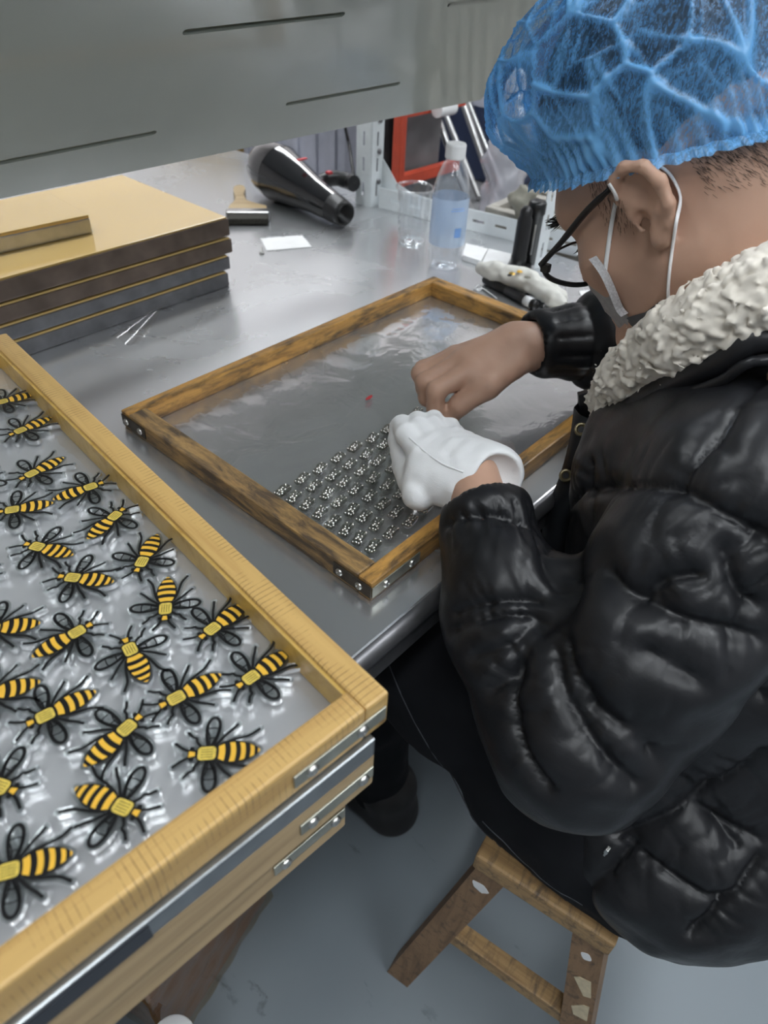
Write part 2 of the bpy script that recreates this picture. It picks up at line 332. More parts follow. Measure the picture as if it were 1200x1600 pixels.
def surface(sol, lo, hi, h):
    """surface nets of a Solid inside the box lo..hi -> vertices, quads"""
    lo = np.array(lo, np.float32); n = np.ceil((np.array(hi)-lo)/h).astype(int)+1
    n = ((n+3)//4)*4+1
    m = (n-1)//4+1                                    # coarse grid first, fine values only near the surface
    ax = [lo[i]+np.arange(m[i], dtype=np.float32)*4*h for i in range(3)]
    G = np.stack(np.meshgrid(*ax, indexing='ij'), -1).reshape(-1, 3)
    C = sol.base(G).reshape(m)
    near = np.abs(C) < 4*h*1.9+.02
    cell = np.zeros(m-1, bool)
    for a in (0, 1):
        for b in (0, 1):
            for c in (0, 1): cell |= near[a:m[0]-1+a, b:m[1]-1+b, c:m[2]-1+c]
    F = np.repeat(np.repeat(np.repeat(C, 4, 0), 4, 1), 4, 2)[:n[0], :n[1], :n[2]].copy()
    idx = np.argwhere(cell)
    off = np.stack(np.meshgrid(*[np.arange(4)]*3, indexing='ij'), -1).reshape(-1, 3)
    fi = (idx[:, None, :]*4+off[None]).reshape(-1, 3)
    for s in range(0, len(fi), 400000):
        q = fi[s:s+400000]; F[q[:, 0], q[:, 1], q[:, 2]] = sol(lo+q*np.float32(h))
    S = F < 0
    c0 = [slice(0, -1), slice(1, None)]
    al = np.ones(n-1, bool); an = np.zeros(n-1, bool)
    for a in (0, 1):
        for b in (0, 1):
            for c in (0, 1): v = S[c0[a], c0[b], c0[c]]; al &= v; an |= v
    act = an & ~al
    A = np.argwhere(act); ids = -np.ones(n-1, int); ids[act] = np.arange(len(A))
    cs = [(a, b, c) for a in (0, 1) for b in (0, 1) for c in (0, 1)]
    val = {k: F[A[:, 0]+k[0], A[:, 1]+k[1], A[:, 2]+k[2]] for k in cs}
    acc = np.zeros((len(A), 3)); cnt = np.zeros(len(A))
    for k in cs:
        for d in range(3):
            if k[d]: continue
            k2 = tuple(1 if i == d else k[i] for i in range(3))
            f0, f1 = val[k], val[k2]; x = (f0 < 0) != (f1 < 0)
            t = np.where(x, f0/(f0-f1+1e-12), 0)
            p = np.tile(np.array(k, float), (len(A), 1)); p[:, d] += t
            acc[x] += p[x]; cnt[x] += 1
    V = lo+(A+acc/cnt[:, None])*h
    Q = []
    for d in range(3):
        e1, e2 = (d+1) % 3, (d+2) % 3
        sl0 = [slice(1, n[i]-1) for i in range(3)]; sl0[d] = slice(0, n[d]-1)
        sl1 = list(sl0); sl1[d] = slice(1, n[d])
        x0, x1 = S[tuple(sl0)], S[tuple(sl1)]
        for flip in (0, 1):
            g = np.argwhere((x0 & ~x1) if not flip else (~x0 & x1))
            if not len(g): continue
            g = g+np.array([s.start for s in sl0])
            u = np.zeros(3, int); u[e1] = 1; w = np.zeros(3, int); w[e2] = 1
            I = lambda q: ids[q[:, 0], q[:, 1], q[:, 2]]
            f = np.stack([I(g-u-w), I(g-w), I(g), I(g-u)], 1)
            Q.append(f[:, ::-1] if flip else f)
    Q = np.concatenate(Q); Q = Q[(Q >= 0).all(1)]
    return V, Q

# ---------------------------------------------------------------- setting
T = .78
def struct(name, mb, mat, parent=None, loc=None):
    o = mb.build(name, mat, parent, loc)
    if parent is None: o['kind'] = 'structure'
    return o
RX0, RX1, RY0, RY1, RZ = -2.6, 2.7, -2.6, 2.9, 2.75
struct('floor', MB().box((RX0, RY0, -.1), (RX1, RY1, 0)), MT['floor'])
struct('ceiling', MB().box((RX0, RY0, RZ), (RX1, RY1, RZ+.1)), MT['ceiling'])
struct('wall_left', MB().box((RX0-.1, RY0, 0), (RX0, RY1, RZ)), MT['wallgrey'])
struct('wall_right', MB().box((RX1, RY0, 0), (RX1+.1, RY1, RZ)), MT['wall'])
struct('wall_back', MB().box((RX0, RY1, 0), (RX1, RY1+.1, RZ)), MT['wall'])
struct('wall_front', MB().box((RX0, RY0-.1, 0), (RX1, RY0, RZ)), MT['wallgrey'])
# ceiling lights: framed panels whose diffuser glows; far corner one added to brighten walls
MT['glow'] = emit('light_diffuser', (.93, .97, 1), LAMP)
for i, (x, y, where) in enumerate([(-.9, -.6, 'left of the worktable'), (-.9, 1.3, 'over the far left end of the worktable'), (.75, -.75, 'over the seated worker'), (.9, 1.35, 'over the far end of the worktable'), (2.0, .0, 'over the rack side of the room'), (2.0, 2.1, 'added in the far corner to brighten the walls'), (-.1, -2.0, 'behind the photographer')]):
    e = empty('ceiling_light', (x, y, RZ), 0, 'white framed ceiling light panel '+where, 'light', 'ceiling light panels')
    f = MB()
    for a, b in (((-.62, -.17), (.62, -.15)), ((-.62, .15), (.62, .17)), ((-.62, -.15), (-.6, .15)), ((.6, -.15), (.62, .15))): f.box((*a, -.04), (*b, 0))
    f.build('frame', MT['white'], e); MB().box((-.6, -.15, -.03), (.6, .15, -.02)).build('diffuser', MT['glow'], e)
# ---------------------------------------------------------------- worktable
tb = empty('worktable', (0, 0, 0), 0, 'long brushed stainless steel worktable with a dark rolled front edge', 'table')
MB().box((-1.3, .004, T-.03), (.985, 1.75, T), .003).build('table_top', MT['steel'], tb)
MB().tube([(-1.3, .005, T-.012), (.985, .005, T-.012)], .0115, 12).box((-1.3, .0, T-.05), (.985, .012, T-.014)).build('front_edge', MT['darkalu'], tb)
for x in (-1.22, .93):
    for y in (.1, 1.68): MB().box((x-.02, y-.02, 0), (x+.02, y+.02, T-.03), .003).build('leg', MT['alu'], tb)
# ---------------------------------------------------------------- hood over the table
HA = math.radians(50); HE = (-.5, .575, 1.03)
hd = empty('light_hood', (0, .575, 1.03), 0, 'grey green enamelled sheet metal hood with cut slots hanging over the worktable', 'hood')
HM = frame_m((0, 0, 0), (1, 0, 0), (0, -math.cos(HA), math.sin(HA)), (0, -math.sin(HA), -math.cos(HA)))   # local x along, y up the slope
def on_hood(p): return HM.inverted() @ (Vector(p)-Vector((0, .575, 1.03)))
slots = [((0.2090, 0.1994), (0.4237, 0.2075)), ((0.0153, 0.0565), (0.2107, 0.0619)), ((0.4119, 0.0732), (0.6271, 0.0773)), ((0.6227, 0.2113), (0.9981, 0.2242))]
bm = bmesh.new(); X0, X1, Y1 = -.75, .917, .52
outer = [bm.verts.new((x, y, 0)) for x, y in ((X0, 0), (X1, 0), (X1, Y1), (X0, Y1))]
edges = [bm.edges.new((outer[i], outer[(i+1) % 4])) for i in range(4)]
for (a, b) in slots:
    a = np.array(a); b = np.array(b); d = (b-a)/np.linalg.norm(b-a); nn = np.array([-d[1], d[0]]); r = .0032; ring = []
    for e, s, rr in ((a, -1, .005), (b, 1, .005)):
        for k in range(5):
            an = -math.pi/2+math.pi*k/4; q = e+d*s*rr*math.cos(an)*.8+nn*s*rr*math.sin(an)*(r/.0045)
            ring.append(bm.verts.new((q[0], q[1], 0)))
    edges += [bm.edges.new((ring[i], ring[(i+1) % len(ring)])) for i in range(len(ring))]
bmesh.ops.triangle_fill(bm, edges=edges, use_beauty=True)
r_ = bmesh.ops.solidify(bm, geom=bm.faces[:], thickness=.004)
bmesh.ops.recalc_face_normals(bm, faces=bm.faces[:])
me = bpy.data.meshes.new('sloped_panel'); bm.to_mesh(me); bm.free()
sp = link('sloped_panel', me, MT['hood'], hd); sp.matrix_local = HM
ex = [Vector((X1, 0, 0)), Vector((X1, -Y1*math.cos(HA), Y1*math.sin(HA))), Vector((X1, .08, Y1*math.sin(HA))), Vector((X1, .06, .03))]
m = MB(); m.add([p for p in ex]+[p+Vector((.003, 0, 0)) for p in ex], [(0, 1, 2, 3), (7, 6, 5, 4), (0, 4, 5, 1), (1, 5, 6, 2), (2, 6, 7, 3), (3, 7, 4, 0)], False); m.build('end_panel', MT['hoodin'], hd)
m = MB(); m.box((X0, .085, .0), (X1, .09, .4)).box((X0, -Y1*math.cos(HA), Y1*math.sin(HA)), (X1, .09, Y1*math.sin(HA)+.004)); m.build('cover_panel', MT['hoodin'], hd)
m = MB().tube([(X0, .003, 0), (X1, .003, 0)], .004, 8); m.build('folded_lip', MT['hood'], hd)
for x in (-.5, .7): MB().tube([(x, -.1, Y1*math.sin(HA)), (x, -.1, RZ-1.03)], .006, 8).build('hanger_rod', MT['alu'], hd)
# ---------------------------------------------------------------- wooden frames
def screw_at(p, nrm, parent, r=.0042):
    m = MB(); M = along(p, Vector(p)+Vector(nrm)); m.lathe([(r, 0), (r, .0012), (r*.72, .0022), (r*.3, .0024), (r*.28, .0012), (0, .0012)], 12, M)
    return m.build('screw', MT['screw'], parent)
def rail(a, b, w, h, mat, parent, axis):
    """a rail object whose local X runs along it; a,b opposite corners in the parent's plane"""
    a = Vector(a); b = Vector(b); lo = Vector((min(a.x, b.x), min(a.y, b.y), 0)); hi = Vector((max(a.x, b.x), max(a.y, b.y), h))
    L = (hi.x-lo.x) if axis == 0 else (hi.y-lo.y); Wd = (hi.y-lo.y) if axis == 0 else (hi.x-lo.x)
    m = MB().box((-L/2, -Wd/2, 0), (L/2, Wd/2, h), .0022)
    o = m.build('rail', mat, parent); o.location = ((lo.x+hi.x)/2, (lo.y+hi.y)/2, 0); o.rotation_euler = (0, 0, 0 if axis == 0 else math.pi/2)
    return o
def strap(p, d, nrm, L, hgt, parent, mat, screws=(.2, .8), zc=.5):
    """flat metal strap lying on a rail side, from p along d"""
    p = Vector(p); d = Vector(d).normalized(); nrm = Vector(nrm); M = frame_m(p, d, (0, 0, 1), d.cross(Vector((0, 0, 1))))
    if (M.to_3x3() @ Vector((0, 0, 1))).dot(nrm) < 0: M = frame_m(p, d, (0, 0, 1), -d.cross(Vector((0, 0, 1))))
    o = MB().box((0, -hgt/2, 0), (L, hgt/2, .0016), .0005, M).build('corner_strap', mat, parent)
    for s in screws: screw_at(p+d*L*s+nrm*.0016, nrm, o)
    return o
# the frame the worker is filling
FA = empty('wooden_frame', (.0575, .038, T+.0005), 0, 'dark worn wooden frame holding small clear charms, under the worker\'s hands', 'frame', 'wooden frames')
wA, dA, hA = .6115, .418, .024
rail((0, 0), (wA, .018), 0, hA, MT['woodA'], FA, 0); rail((0, dA-.016), (wA, dA), 0, hA, MT['woodA'], FA, 0)
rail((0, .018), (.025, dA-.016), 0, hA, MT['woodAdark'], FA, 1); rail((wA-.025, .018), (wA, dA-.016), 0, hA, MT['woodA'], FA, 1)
strap((.0, -.0, .0125), (1, 0, 0), (0, -1, 0), .07, .013, FA, MT['zinc'], (.27, .82)); strap((0, 0, .0125), (0, 1, 0), (-1, 0, 0), .05, .015, FA, MT['darkzinc'], (.3, .82))
strap((0, dA-.05, .0125), (0, 1, 0), (-1, 0, 0), .048, .015, FA, MT['darkzinc'], (.2, .8))
def film(parent, x0, x1, y0, y1, z, seed, amp=.0009, name='clear_film', wr=()):
    P = []
    n, k = 60, 44
    g = np.array([[(x0+(x1-x0)*i/n, y0+(y1-y0)*j/k, 0) for j in range(k+1)] for i in range(n+1)], np.float32).reshape(-1, 3)
    h = amp*(vnoise(g*np.array((16, 22, 1)), seed)+.6*vnoise(g*np.array((44, 30, 1)), seed+3))
    for (ax, ay, bx, by, a, s) in wr: h += a*np.exp(-(Solid.seg(g, np.array([(ax, ay, 0), (bx, by, 0)], np.float32))/s)**2)
    g[:, 2] = z+np.clip(h, -.0008, .008)
    g = g.reshape(n+1, k+1, 3)
    return MB().grid([[tuple(q) for q in r] for r in g]).build(name, MT['film'], parent)
random.seed(3)
wr = [(x, dA-.03-random.uniform(0, .02), x+random.uniform(.01, .03), dA-.07-random.uniform(0, .05), .003, .0035) for x in (.04, .075, .12, .17, .2, .28, .33)]+[(.42, .34, .56, .36, .003, .006), (.46, .28, .58, .3, .0035, .008), (.5, .36, .57, .22, .003, .007), (.44, .2, .56, .12, .002, .008)]
fa = film(FA, .02, wA-.02, .015, dA-.013, .0018, 5, .00028, wr=[(a, b, c, d, e*.8, f) for a, b, c, d, e, f in wr])
MB().prism([(0, .002), (.006, 0), (.013, .0015), (.016, .005), (.009, .006), (.003, .0045)], 0, .0006).build('red_mark', MT['redplastic'], fa, tuple(np.array((0.3112, 0.2805, 0.7850))-np.array((.0575, .038, T))))
# small clear charms in rows on the film
pl = MB(); poly = [(-.0095, -.0052), (.0075, -.0058), (.0105, -.0035), (.0095, .0045), (.0035, .0062), (-.0035, .0048), (-.0098, .0055), (-.0115, .001)]
pl.prism(poly, 0, .003); ch_plate = pl.mesh('plate', MT['charm'])
sm = MB()
for x, y, r in ((-.0098, -.003, .0013), (-.0092, .0, .0014), (-.010, .0034, .0012), (-.0035, -.002, .0019), (-.0015, .0012, .0016), (-.0042, .0022, .0014), (.0012, -.0022, .0015), (.002, .002, .0012), (.0085, -.0038, .0013), (.0082, .0028, .0013), (-.0068, -.0046, .0013)):
    sm.lathe([(r, .003), (r*.98, .0036), (r*.6, .0042), (0, .0044)], 8, Matrix.Translation((x, y, 0)))
for y0, y1 in ((-.0036, -.0028), (-.0008, 0)): sm.box((.0035, y0, .003), (.0075, y1, .0036))
ch_stud = sm.mesh('studs', MT['stud'])
ORD = ['first', 'second', 'third', 'fourth', 'fifth', 'sixth', 'seventh', 'eighth', 'ninth', 'tenth']
hidden = {(5, 2), (5, 3), (6, 2), (6, 3), (6, 4), (7, 3), (7, 4), (7, 5), (4, 1), (5, 1), (6, 1)}
rows = []
for k in range(8):
    n = 9 if k < 2 else (8 if k < 4 else (7 if k < 6 else 6))
    for i in range(n):
        x = .1075+.0287*i+.0012*k*.3; y = .2165-.0189*k+.0012*math.sin(i*2+k)
        rows.append((k, i, x+random.uniform(-.0012, .0012), y+random.uniform(-.0012, .0012)))
for k, i, x, y in rows:
    e = empty('charm', (x, y, T+.0052), .25+random.uniform(-.12, .12), 'small clear charm, %s from the left rail in the %s row from the back' % (ORD[i], ORD[k]), 'charm', 'clear charms set in rows in the worn frame')
    a = link('plate', ch_plate, None, e); b = link('studs', ch_stud, None, e); b['kind'] = 'stuff'
# ---------------------------------------------------------------- stack at the near left: bee frame on a metal tray on two more frames
BR = math.radians(-5.3)
FB = empty('wooden_frame', (-.083, -.101, .888), BR, 'light pine frame full of bee charms, topmost of the near stack', 'frame', 'wooden frames')
wB, dB, hB = .86, .602, .032                                          # its right end is at local x = 0
rail((-wB, 0), (-.019, .0175), 0, hB, MT['woodB'], FB, 0); rail((-wB, dB-.019), (-.019, dB), 0, hB, MT['woodB'], FB, 0)
rail((-.019, 0), (0, dB), 0, hB, MT['woodB'], FB, 1); rail((-wB, .0175), (-wB+.019, dB-.019), 0, hB, MT['woodB'], FB, 1)
m = MB().box((-.0215, .0175, .0065), (-.019, dB-.019, .029)).box((-wB, dB-.0215, .0065), (-.019, dB-.019, .029)); m.build('inner_lining', MT['woodBin'], FB)
strap((-.074, 0, .015), (1, 0, 0), (0, -1, 0), .071, .012, FB, MT['zinc'], (.18, .72))
wrB = [(-.16, .1, -.5, .16, .0016, .004), (-.1, .07, -.3, .2, .0012, .006), (-.3, .03, -.1, .06, .0014, .004), (-.2, .28, -.33, .26, .0018, .0035), (-.03, .06, -.05, .18, .0014, .004), (-.15, .33, -.3, .36, .0014, .004), (-.12, .2, -.2, .24, .0012, .005), (-.25, .12, -.28, .3, .001, .005)]
film(FB, -wB+.015, -.015, .014, dB-.015, .0062, 9, .0004, wr=wrB)
MB().box((-wB+.016, .015, .0005), (-.017, dB-.016, .0045)).build('backing_sheet', MT['backing'], FB)
tr = empty('metal_tray', (-.083, -.101, .868), BR, 'shallow bright metal tray in the near stack, directly below the bee frame', 'tray')
MB().box((-.85, -.004, 0), (-.013, .6, .0185), .0015).build('body', MT['trayside'], tr)
MB().box((-.85, -.0048, .001), (-.17, -.0042, .016)).build('dark_reflection', MT['darkreflection'], tr)  # dark reflection on the tray side, put in as a flat coloured strip
F2 = empty('wooden_frame', (-.083, -.101, .829), BR, 'pale timber frame in the near stack, directly below the metal tray', 'frame', 'wooden frames')
F3 = empty('wooden_frame', (-.083, -.101, T+.0008), BR, 'pale timber frame at the bottom of the near stack', 'frame', 'wooden frames')
for F, x1, y0, h in ((F2, -.012, -.003, .038), (F3, -.03, .004, .0475)):
    rail((-.85, y0), (x1, y0+.02), 0, h, MT['woodB2'], F, 0); rail((-.85, .58), (x1, .6), 0, h, MT['woodB2'], F, 0)
    rail((x1-.02, y0+.02), (x1, .58), 0, h, MT['woodB2'], F, 1); rail((-.85, y0+.02), (-.83, .58), 0, h, MT['woodB2'], F, 1)
    strap((x1-.062, y0, h*.52), (1, 0, 0), (0, -1, 0), .06, .012, F, MT['zinc'], (.15, .85))
# ---------------------------------------------------------------- bee charms
def bee_parts():
    u = .031                                                          # thorax to tail tip
    def hw(x):                                                        # abdomen half width along x
        t = (x-.17)/.83; return .245*math.sin(math.pi*min(1, max(0, t*.86+.14)))**.62*(1-.12*t)
    def wing(s):
        c = np.array([.05, .12*s]); tip = np.array([.10, .77*s]); d = tip-c; n = np.array([-d[1], d[0]])*s
        out = []
        pr = lambda t: .27*max(t, 1e-4)**.62*max(1-t**3.4, 0)**.55+.018*(1-t)
        for k in range(28):
            t = (1-math.cos(math.pi*k/14))/2; out.append(c+d*t+n*pr(t)*(1 if k <= 14 else -1))
        return out
    legs = []
    for s in (-1, 1):
        legs += [[(-.34, .07*s), (-.46, .13*s), (-.62, .25*s)], [(-.1, .12*s), (-.2, .25*s), (-.22, .33*s), (-.3, .37*s), (-.4, .48*s)], [(.14, .14*s), (.27, .30*s), (.36, .40*s), (.45, .48*s), (.56, .60*s)], [(.24, .17*s), (.45, .25*s), (.62, .29*s), (.8, .34*s), (.99, .47*s)]]
    strokes = [(l, .030) for l in legs]
    for s in (-1, 1): strokes.append(([tuple(p) for p in wing(s)]+[tuple(wing(s)[0])], .034))
    def at(a, b, t, q=(0, 0)): return (a[0]+(b[0]-a[0])*t+q[0], a[1]+(b[1]-a[1])*t+q[1])
    for s in (-1, 1):
        w = wing(s); c = w[0]; tip = w[14]
        for i, j, k in ((0, 8, .35), (0, 19, .4), (5, 23, .5), (8, 20, .5)):
            a, b = w[i], w[j]; mid = (a+b)/2+np.array([.03, .02*s]); strokes.append(([tuple(a), tuple(mid), tuple(b)], .013))
    # acrylic blank: everything above, grown by a margin
    N = 92; xs = np.linspace(-.78, 1.16, N); ys = np.linspace(-.92, .92, N)
    gx, gy = np.meshgrid(xs, ys, indexing='ij'); P = np.stack([gx.ravel(), gy.ravel(), np.zeros(gx.size)], 1).astype(np.float32)
    def sd(P):
        d = np.full(len(P), 9., np.float32)
        for l, w in strokes:
            d = np.minimum(d, Solid.seg(P, np.array([(x, y, 0) for x, y in l], np.float32))-w)
        for s in (-1, 1):
            c = np.array([.05, .12*s, 0], np.float32); tp = np.array([.10, .74*s, 0], np.float32)
            L = np.stack([c+(tp-c)*t for t in np.linspace(0, 1, 8)]); rr = [.03, .08, .12, .15, .165, .16, .13, .06]
            for q, r in zip(L, rr): d = np.minimum(d, np.linalg.norm(P-q, axis=1)-r)
        for x in np.linspace(.2, .95, 12): d = np.minimum(d, np.linalg.norm(P-np.array([x, 0, 0], np.float32), axis=1)-hw(x)*.95)
        d = np.minimum(d, np.linalg.norm(np.maximum(np.abs(P[:, :2])-np.array([.1, .08]), 0), axis=1)-.1)
        d = np.minimum(d, np.linalg.norm(P-np.array([-.29, 0, 0], np.float32), axis=1)-.13)
        return d-.042
    D = sd(P); h = 2e-3
    gxd = (sd(P+np.array([h, 0, 0], np.float32))-D)/h; gyd = (sd(P+np.array([0, h, 0], np.float32))-D)/h
    inside = (D < 0).reshape(N, N); cell = inside[:-1, :-1] & inside[1:, :-1] & inside[:-1, 1:] & inside[1:, 1:]
    used = np.zeros((N, N), bool)
    for a in (0, 1):
        for b in (0, 1): used[a:N-1+a, b:N-1+b] |= cell
    cnt = np.zeros((N, N), int)
    for a in (0, 1):
        for b in (0, 1): cnt[a:N-1+a, b:N-1+b] += cell
    bd = (used & (cnt < 4)).ravel(); Q = P.copy()
    Q[bd, 0] -= (D*gxd)[bd]; Q[bd, 1] -= (D*gyd)[bd]                   # pull the rim onto the outline
    ids = -np.ones(N*N, int); ids[used.ravel()] = np.arange(used.sum()); Q = Q[used.ravel()]*u; n = len(Q)
    th = .0042
    V = [(x, y, 0) for x, y, _ in Q]+[(x, y, th) for x, y, _ in Q]; F = []; ec = {}
    for i, j in np.argwhere(cell):
        q = [ids[i*N+j], ids[(i+1)*N+j], ids[(i+1)*N+j+1], ids[i*N+j+1]]
        F.append([k+n for k in q]); F.append(q[::-1])
        for a, b in zip(q, q[1:]+q[:1]): ec[(a, b)] = 1
    F += [(a, b, b+n, a+n) for (a, b) in ec if (b, a) not in ec]
    nq = 2*int(cell.sum()); base = MB().add(V, F[:nq], False).mesh('acrylic_blank', MT['acrylic']); edge = MB().add(V, F[nq:], True).mesh('blank_edge', MT['blankedge'])
    def ribbon(m, pts, w, z):
        pts = [np.array(p) for p in pts]; L = []; R = []
        for i, p in enumerate(pts):
            d = pts[min(i+1, len(pts)-1)]-pts[max(i-1, 0)]; d = d/(np.linalg.norm(d)+1e-9); nn = np.array([-d[1], d[0]])*w; L.append(p+nn); R.append(p-nn)
        k = len(pts); V = [(q[0]*u, q[1]*u, z) for q in L+R]; m.add(V, [(k+i, k+i+1, i+1, i) for i in range(k-1)], False)
    def sm2(l): return [(p.x, p.y) for p in smooth_pts([(x, y, 0) for x, y in l], 5)] if len(l) < 12 else l
    def fill(m, poly, z): m.add([(x*u, y*u, z) for x, y in poly], [tuple(range(len(poly)))], False)
    z1, z2 = th+.0001, th+.00025
    bl = MB(); ye = MB(); go = MB()
    for l, w in strokes: ribbon(bl, sm2(l), w, z1)
    xs = np.linspace(.17, 1.0, 26); fill(bl, [(x, -hw(x)) for x in xs]+[(x, hw(x)) for x in xs[::-1]], z1+.00005)
    bx = [(.195, .315), (.42, .52), (.61, .70), (.79, .865), (.93, .965)]
    for a, b in bx:
        ts = np.linspace(0, 1, 7); cur = lambda y: .03*(1-(y/.2)**2)
        w0, w1 = hw(a)-.03, hw(b)-.03
        if b > .9: w0, w1 = .06, .02
        fill(ye, [(a+cur(w0*t), w0*t) for t in np.linspace(-1, 1, 7)]+[(b+cur(w1*t), w1*t) for t in np.linspace(1, -1, 7)], z2)
    def rbox(hx, hy, r, cx=0): return [(cx+sx*(hx-r)+r*math.cos(a), sy*(hy-r)+r*math.sin(a)) for sx, sy, a0 in ((1, 1, 0), (-1, 1, 90), (-1, -1, 180), (1, -1, 270)) for a in [math.radians(a0+30*k) for k in range(4)]]
    fill(bl, rbox(.2, .168, .09), z1+.0001); fill(go, rbox(.17, .138, .07), z2)
    for y in (-.08, -.027, .027, .08): ribbon(bl, [(-.11, y), (.11, y)], .006, z2+.0001)
    fill(bl, rbox(.085, .085, .02, -.275), z1+.0001)
    for s in (-1, 1): fill(bl, [(-.285+.05*math.cos(a), s*.1+.055*math.sin(a)) for a in np.linspace(0, 2*math.pi, 14)[:-1]], z1+.00012)
    fill(ye, [(-.22, -.04), (-.22, .04), (-.34, .065), (-.34, -.065)], z2)
    return [('acrylic_blank', base), ('blank_edge', edge), ('black_print', bl.mesh('black_print', MT['inkblack'])), ('yellow_print', ye.mesh('yellow_print', MT['inkyellow'])), ('thorax_print', go.mesh('thorax_print', MT['inkgold']))]
BEE = bee_parts()
bees = [  # thorax, tail tip, what sets it apart
 ((-0.0835, 0.4044, 0.8990), (-0.0628, 0.3992, 0.8990), 'bee charm in the back corner of the pine frame, against the inner lining'),
 ((-0.0947, 0.3457, 0.8990), (-0.0707, 0.3462, 0.8990), 'bee charm second from the back corner along the right rail'),
 ((-0.1192, 0.2777, 0.8990), (-0.0954, 0.2794, 0.8990), 'bee charm third from the back corner along the right rail'),
 ((-0.0937, 0.2268, 0.8990), (-0.1163, 0.2314, 0.8990), 'bee charm with its head pointing at the right rail, rearmost of the two so turned'),
 ((-0.1531, 0.2441, 0.8990), (-0.1329, 0.2329, 0.8990), 'bee charm at the left picture edge behind the middle pair, tail to the right'),
 ((-0.0999, 0.1798, 0.8990), (-0.1230, 0.1727, 0.8990), 'bee charm beside the right rail with head up right and tail down left'),
 ((-0.1542, 0.2995, 0.8990), (-0.1783, 0.2786, 0.8990), 'bee charm cut by the left picture edge, only a wing tip showing'),
 ((-0.1603, 0.1900, 0.8990), (-0.1495, 0.1685, 0.8990), 'bee charm with head left, the rear of two alike left of the middle'),
 ((-0.1586, 0.1414, 0.8990), (-0.1446, 0.1224, 0.8990), 'bee charm with head left, the nearer of two alike left of the middle'),
 ((-0.1146, 0.1197, 0.8990), (-0.0960, 0.1323, 0.8990), 'bee charm with tail up and wings flat, rear one of two by the right rail'),
 ((-0.2070, 0.1947, 0.8990), (-0.2178, 0.2151, 0.8990), 'bee charm cut by the left picture edge, only a leg showing'),
 ((-0.2206, 0.1364, 0.8990), (-0.2043, 0.1243, 0.8990), 'bee charm cut by the left picture edge, tail to the right, midway along'),
 ((-0.1828, 0.0932, 0.8990), (-0.2058, 0.0946, 0.8990), 'bee charm in the middle, head to the upper right and tail to the lower left'),
 ((-0.1295, 0.0682, 0.8990), (-0.1151, 0.0866, 0.8990), 'bee charm with tail straight up, its right wing touching the next bee'),
 ((-0.1180, 0.0300, 0.8990), (-0.0948, 0.0311, 0.8990), 'bee charm touching the upright bee on its left, tail to the upper right'),
 ((-0.1664, 0.0550, 0.8990), (-0.1722, 0.0306, 0.8990), 'bee charm with its head up and its tail pointing down at the viewer'),
 ((-0.1257, -0.0202, 0.8990), (-0.1023, -0.0217, 0.8990), 'rightmost bee charm, beside the near end of the right rail'),
 ((-0.1679, 0.0016, 0.8990), (-0.1450, -0.0029, 0.8990), 'bee charm just left of the rightmost one, tail to the upper right'),
 ((-0.2470, 0.0874, 0.8990), (-0.2330, 0.0802, 0.8990), 'bee charm cut by the left picture edge, tail to the right, nearer the front'),
 ((-0.2296, 0.0481, 0.8990), (-0.2074, 0.0435, 0.8990), 'bee charm at the near left, head to the lower left and tail upper right'),
 ((-0.2006, 0.0053, 0.8990), (-0.2225, 0.0024, 0.8990), 'bee charm in the near half, head to the upper right and tail lower left'),
 ((-0.2693, 0.0243, 0.8990), (-0.2795, 0.0451, 0.8990), 'bee charm cut by the left picture edge, head and legs pointing right'),
 ((-0.2296, -0.0356, 0.8990), (-0.2382, -0.0148, 0.8990), 'bee charm by the near rail, tail to the upper left and head lower right'),
 ((-0.1782, -0.0430, 0.8990), (-0.1616, -0.0582, 0.8990), 'bee charm half tucked behind the near rail, tail pointing right'),
 ((-0.2874, -0.0228, 0.8990), (-0.2684, -0.0339, 0.8990), 'nearest bee charm of all, lower left beside the near rail')]
for a, b, lab in bees:
    ang = math.atan2(b[1]-a[1], b[0]-a[0]); e = empty('bee_charm', (a[0], a[1], .8958), ang, lab, 'charm', 'bee charms on the film of the pine frame')
    for nm, me in BEE: link(nm, me, None, e)
# ---------------------------------------------------------------- metal-edged boards at the back left
for i, (z0, z1, lab, mt, xe) in enumerate([(T+.0006, T+.026, 'metal edged board at the very bottom of the back stack', 'darkalu', .419), (T+.029, T+.052, 'metal edged board second from the bottom of the back stack', 'darkalu', .425), (T+.055, T+.080, 'brownish edged board second from the top of the back stack, under the amber one', 'rust', .433), (T+.083, T+.113, 'large amber topped metal edged board on top of the back stack', 'rust', .431)]):
    e = empty('metal_edged_board', (xe, .703, z0), 0, lab, 'board', 'metal edged boards stacked at the back left')
    MB().box((-.95, 0, 0), (0, .305, z1-z0-.003), .0015).build('metal_rim', MT[mt], e)
    MB().box((-.95, .0015, z1-z0-.003), (-.003, .303, z1-z0), .0008).build('amber_sheet', MT['amber'], e)
e = empty('metal_edged_board', (.232, .774, T+.1135), math.radians(-4), 'small amber topped board with a bright metal rim lying on the back stack', 'board')
MB().box((-.5, 0, 0), (0, .125, .022), .0015).build('metal_rim', MT['alu'], e); MB().box((-.5, -.001, .022), (-.001, .126, .027), .001).build('amber_sheet', MT['amber'], e)
g = np.array([(0.2875, 0.6887, 0.8000), (0.1671, 0.6639, 0.7850), (0.1854, 0.6108, 0.7810)]); 
P = [[tuple(g[0]*(1-s)+(g[1]*(1-t)+g[2]*t)*s+np.array((0, 0, .004*math.sin(t*9)*s+.0012))) for t in np.linspace(0, 1, 12)] for s in np.linspace(0, 1, 8)]
tag(MB().grid(P).build('film_scrap', MT['film'], None), 'loose scrap of clear film hanging from the back stack of boards', 'film')
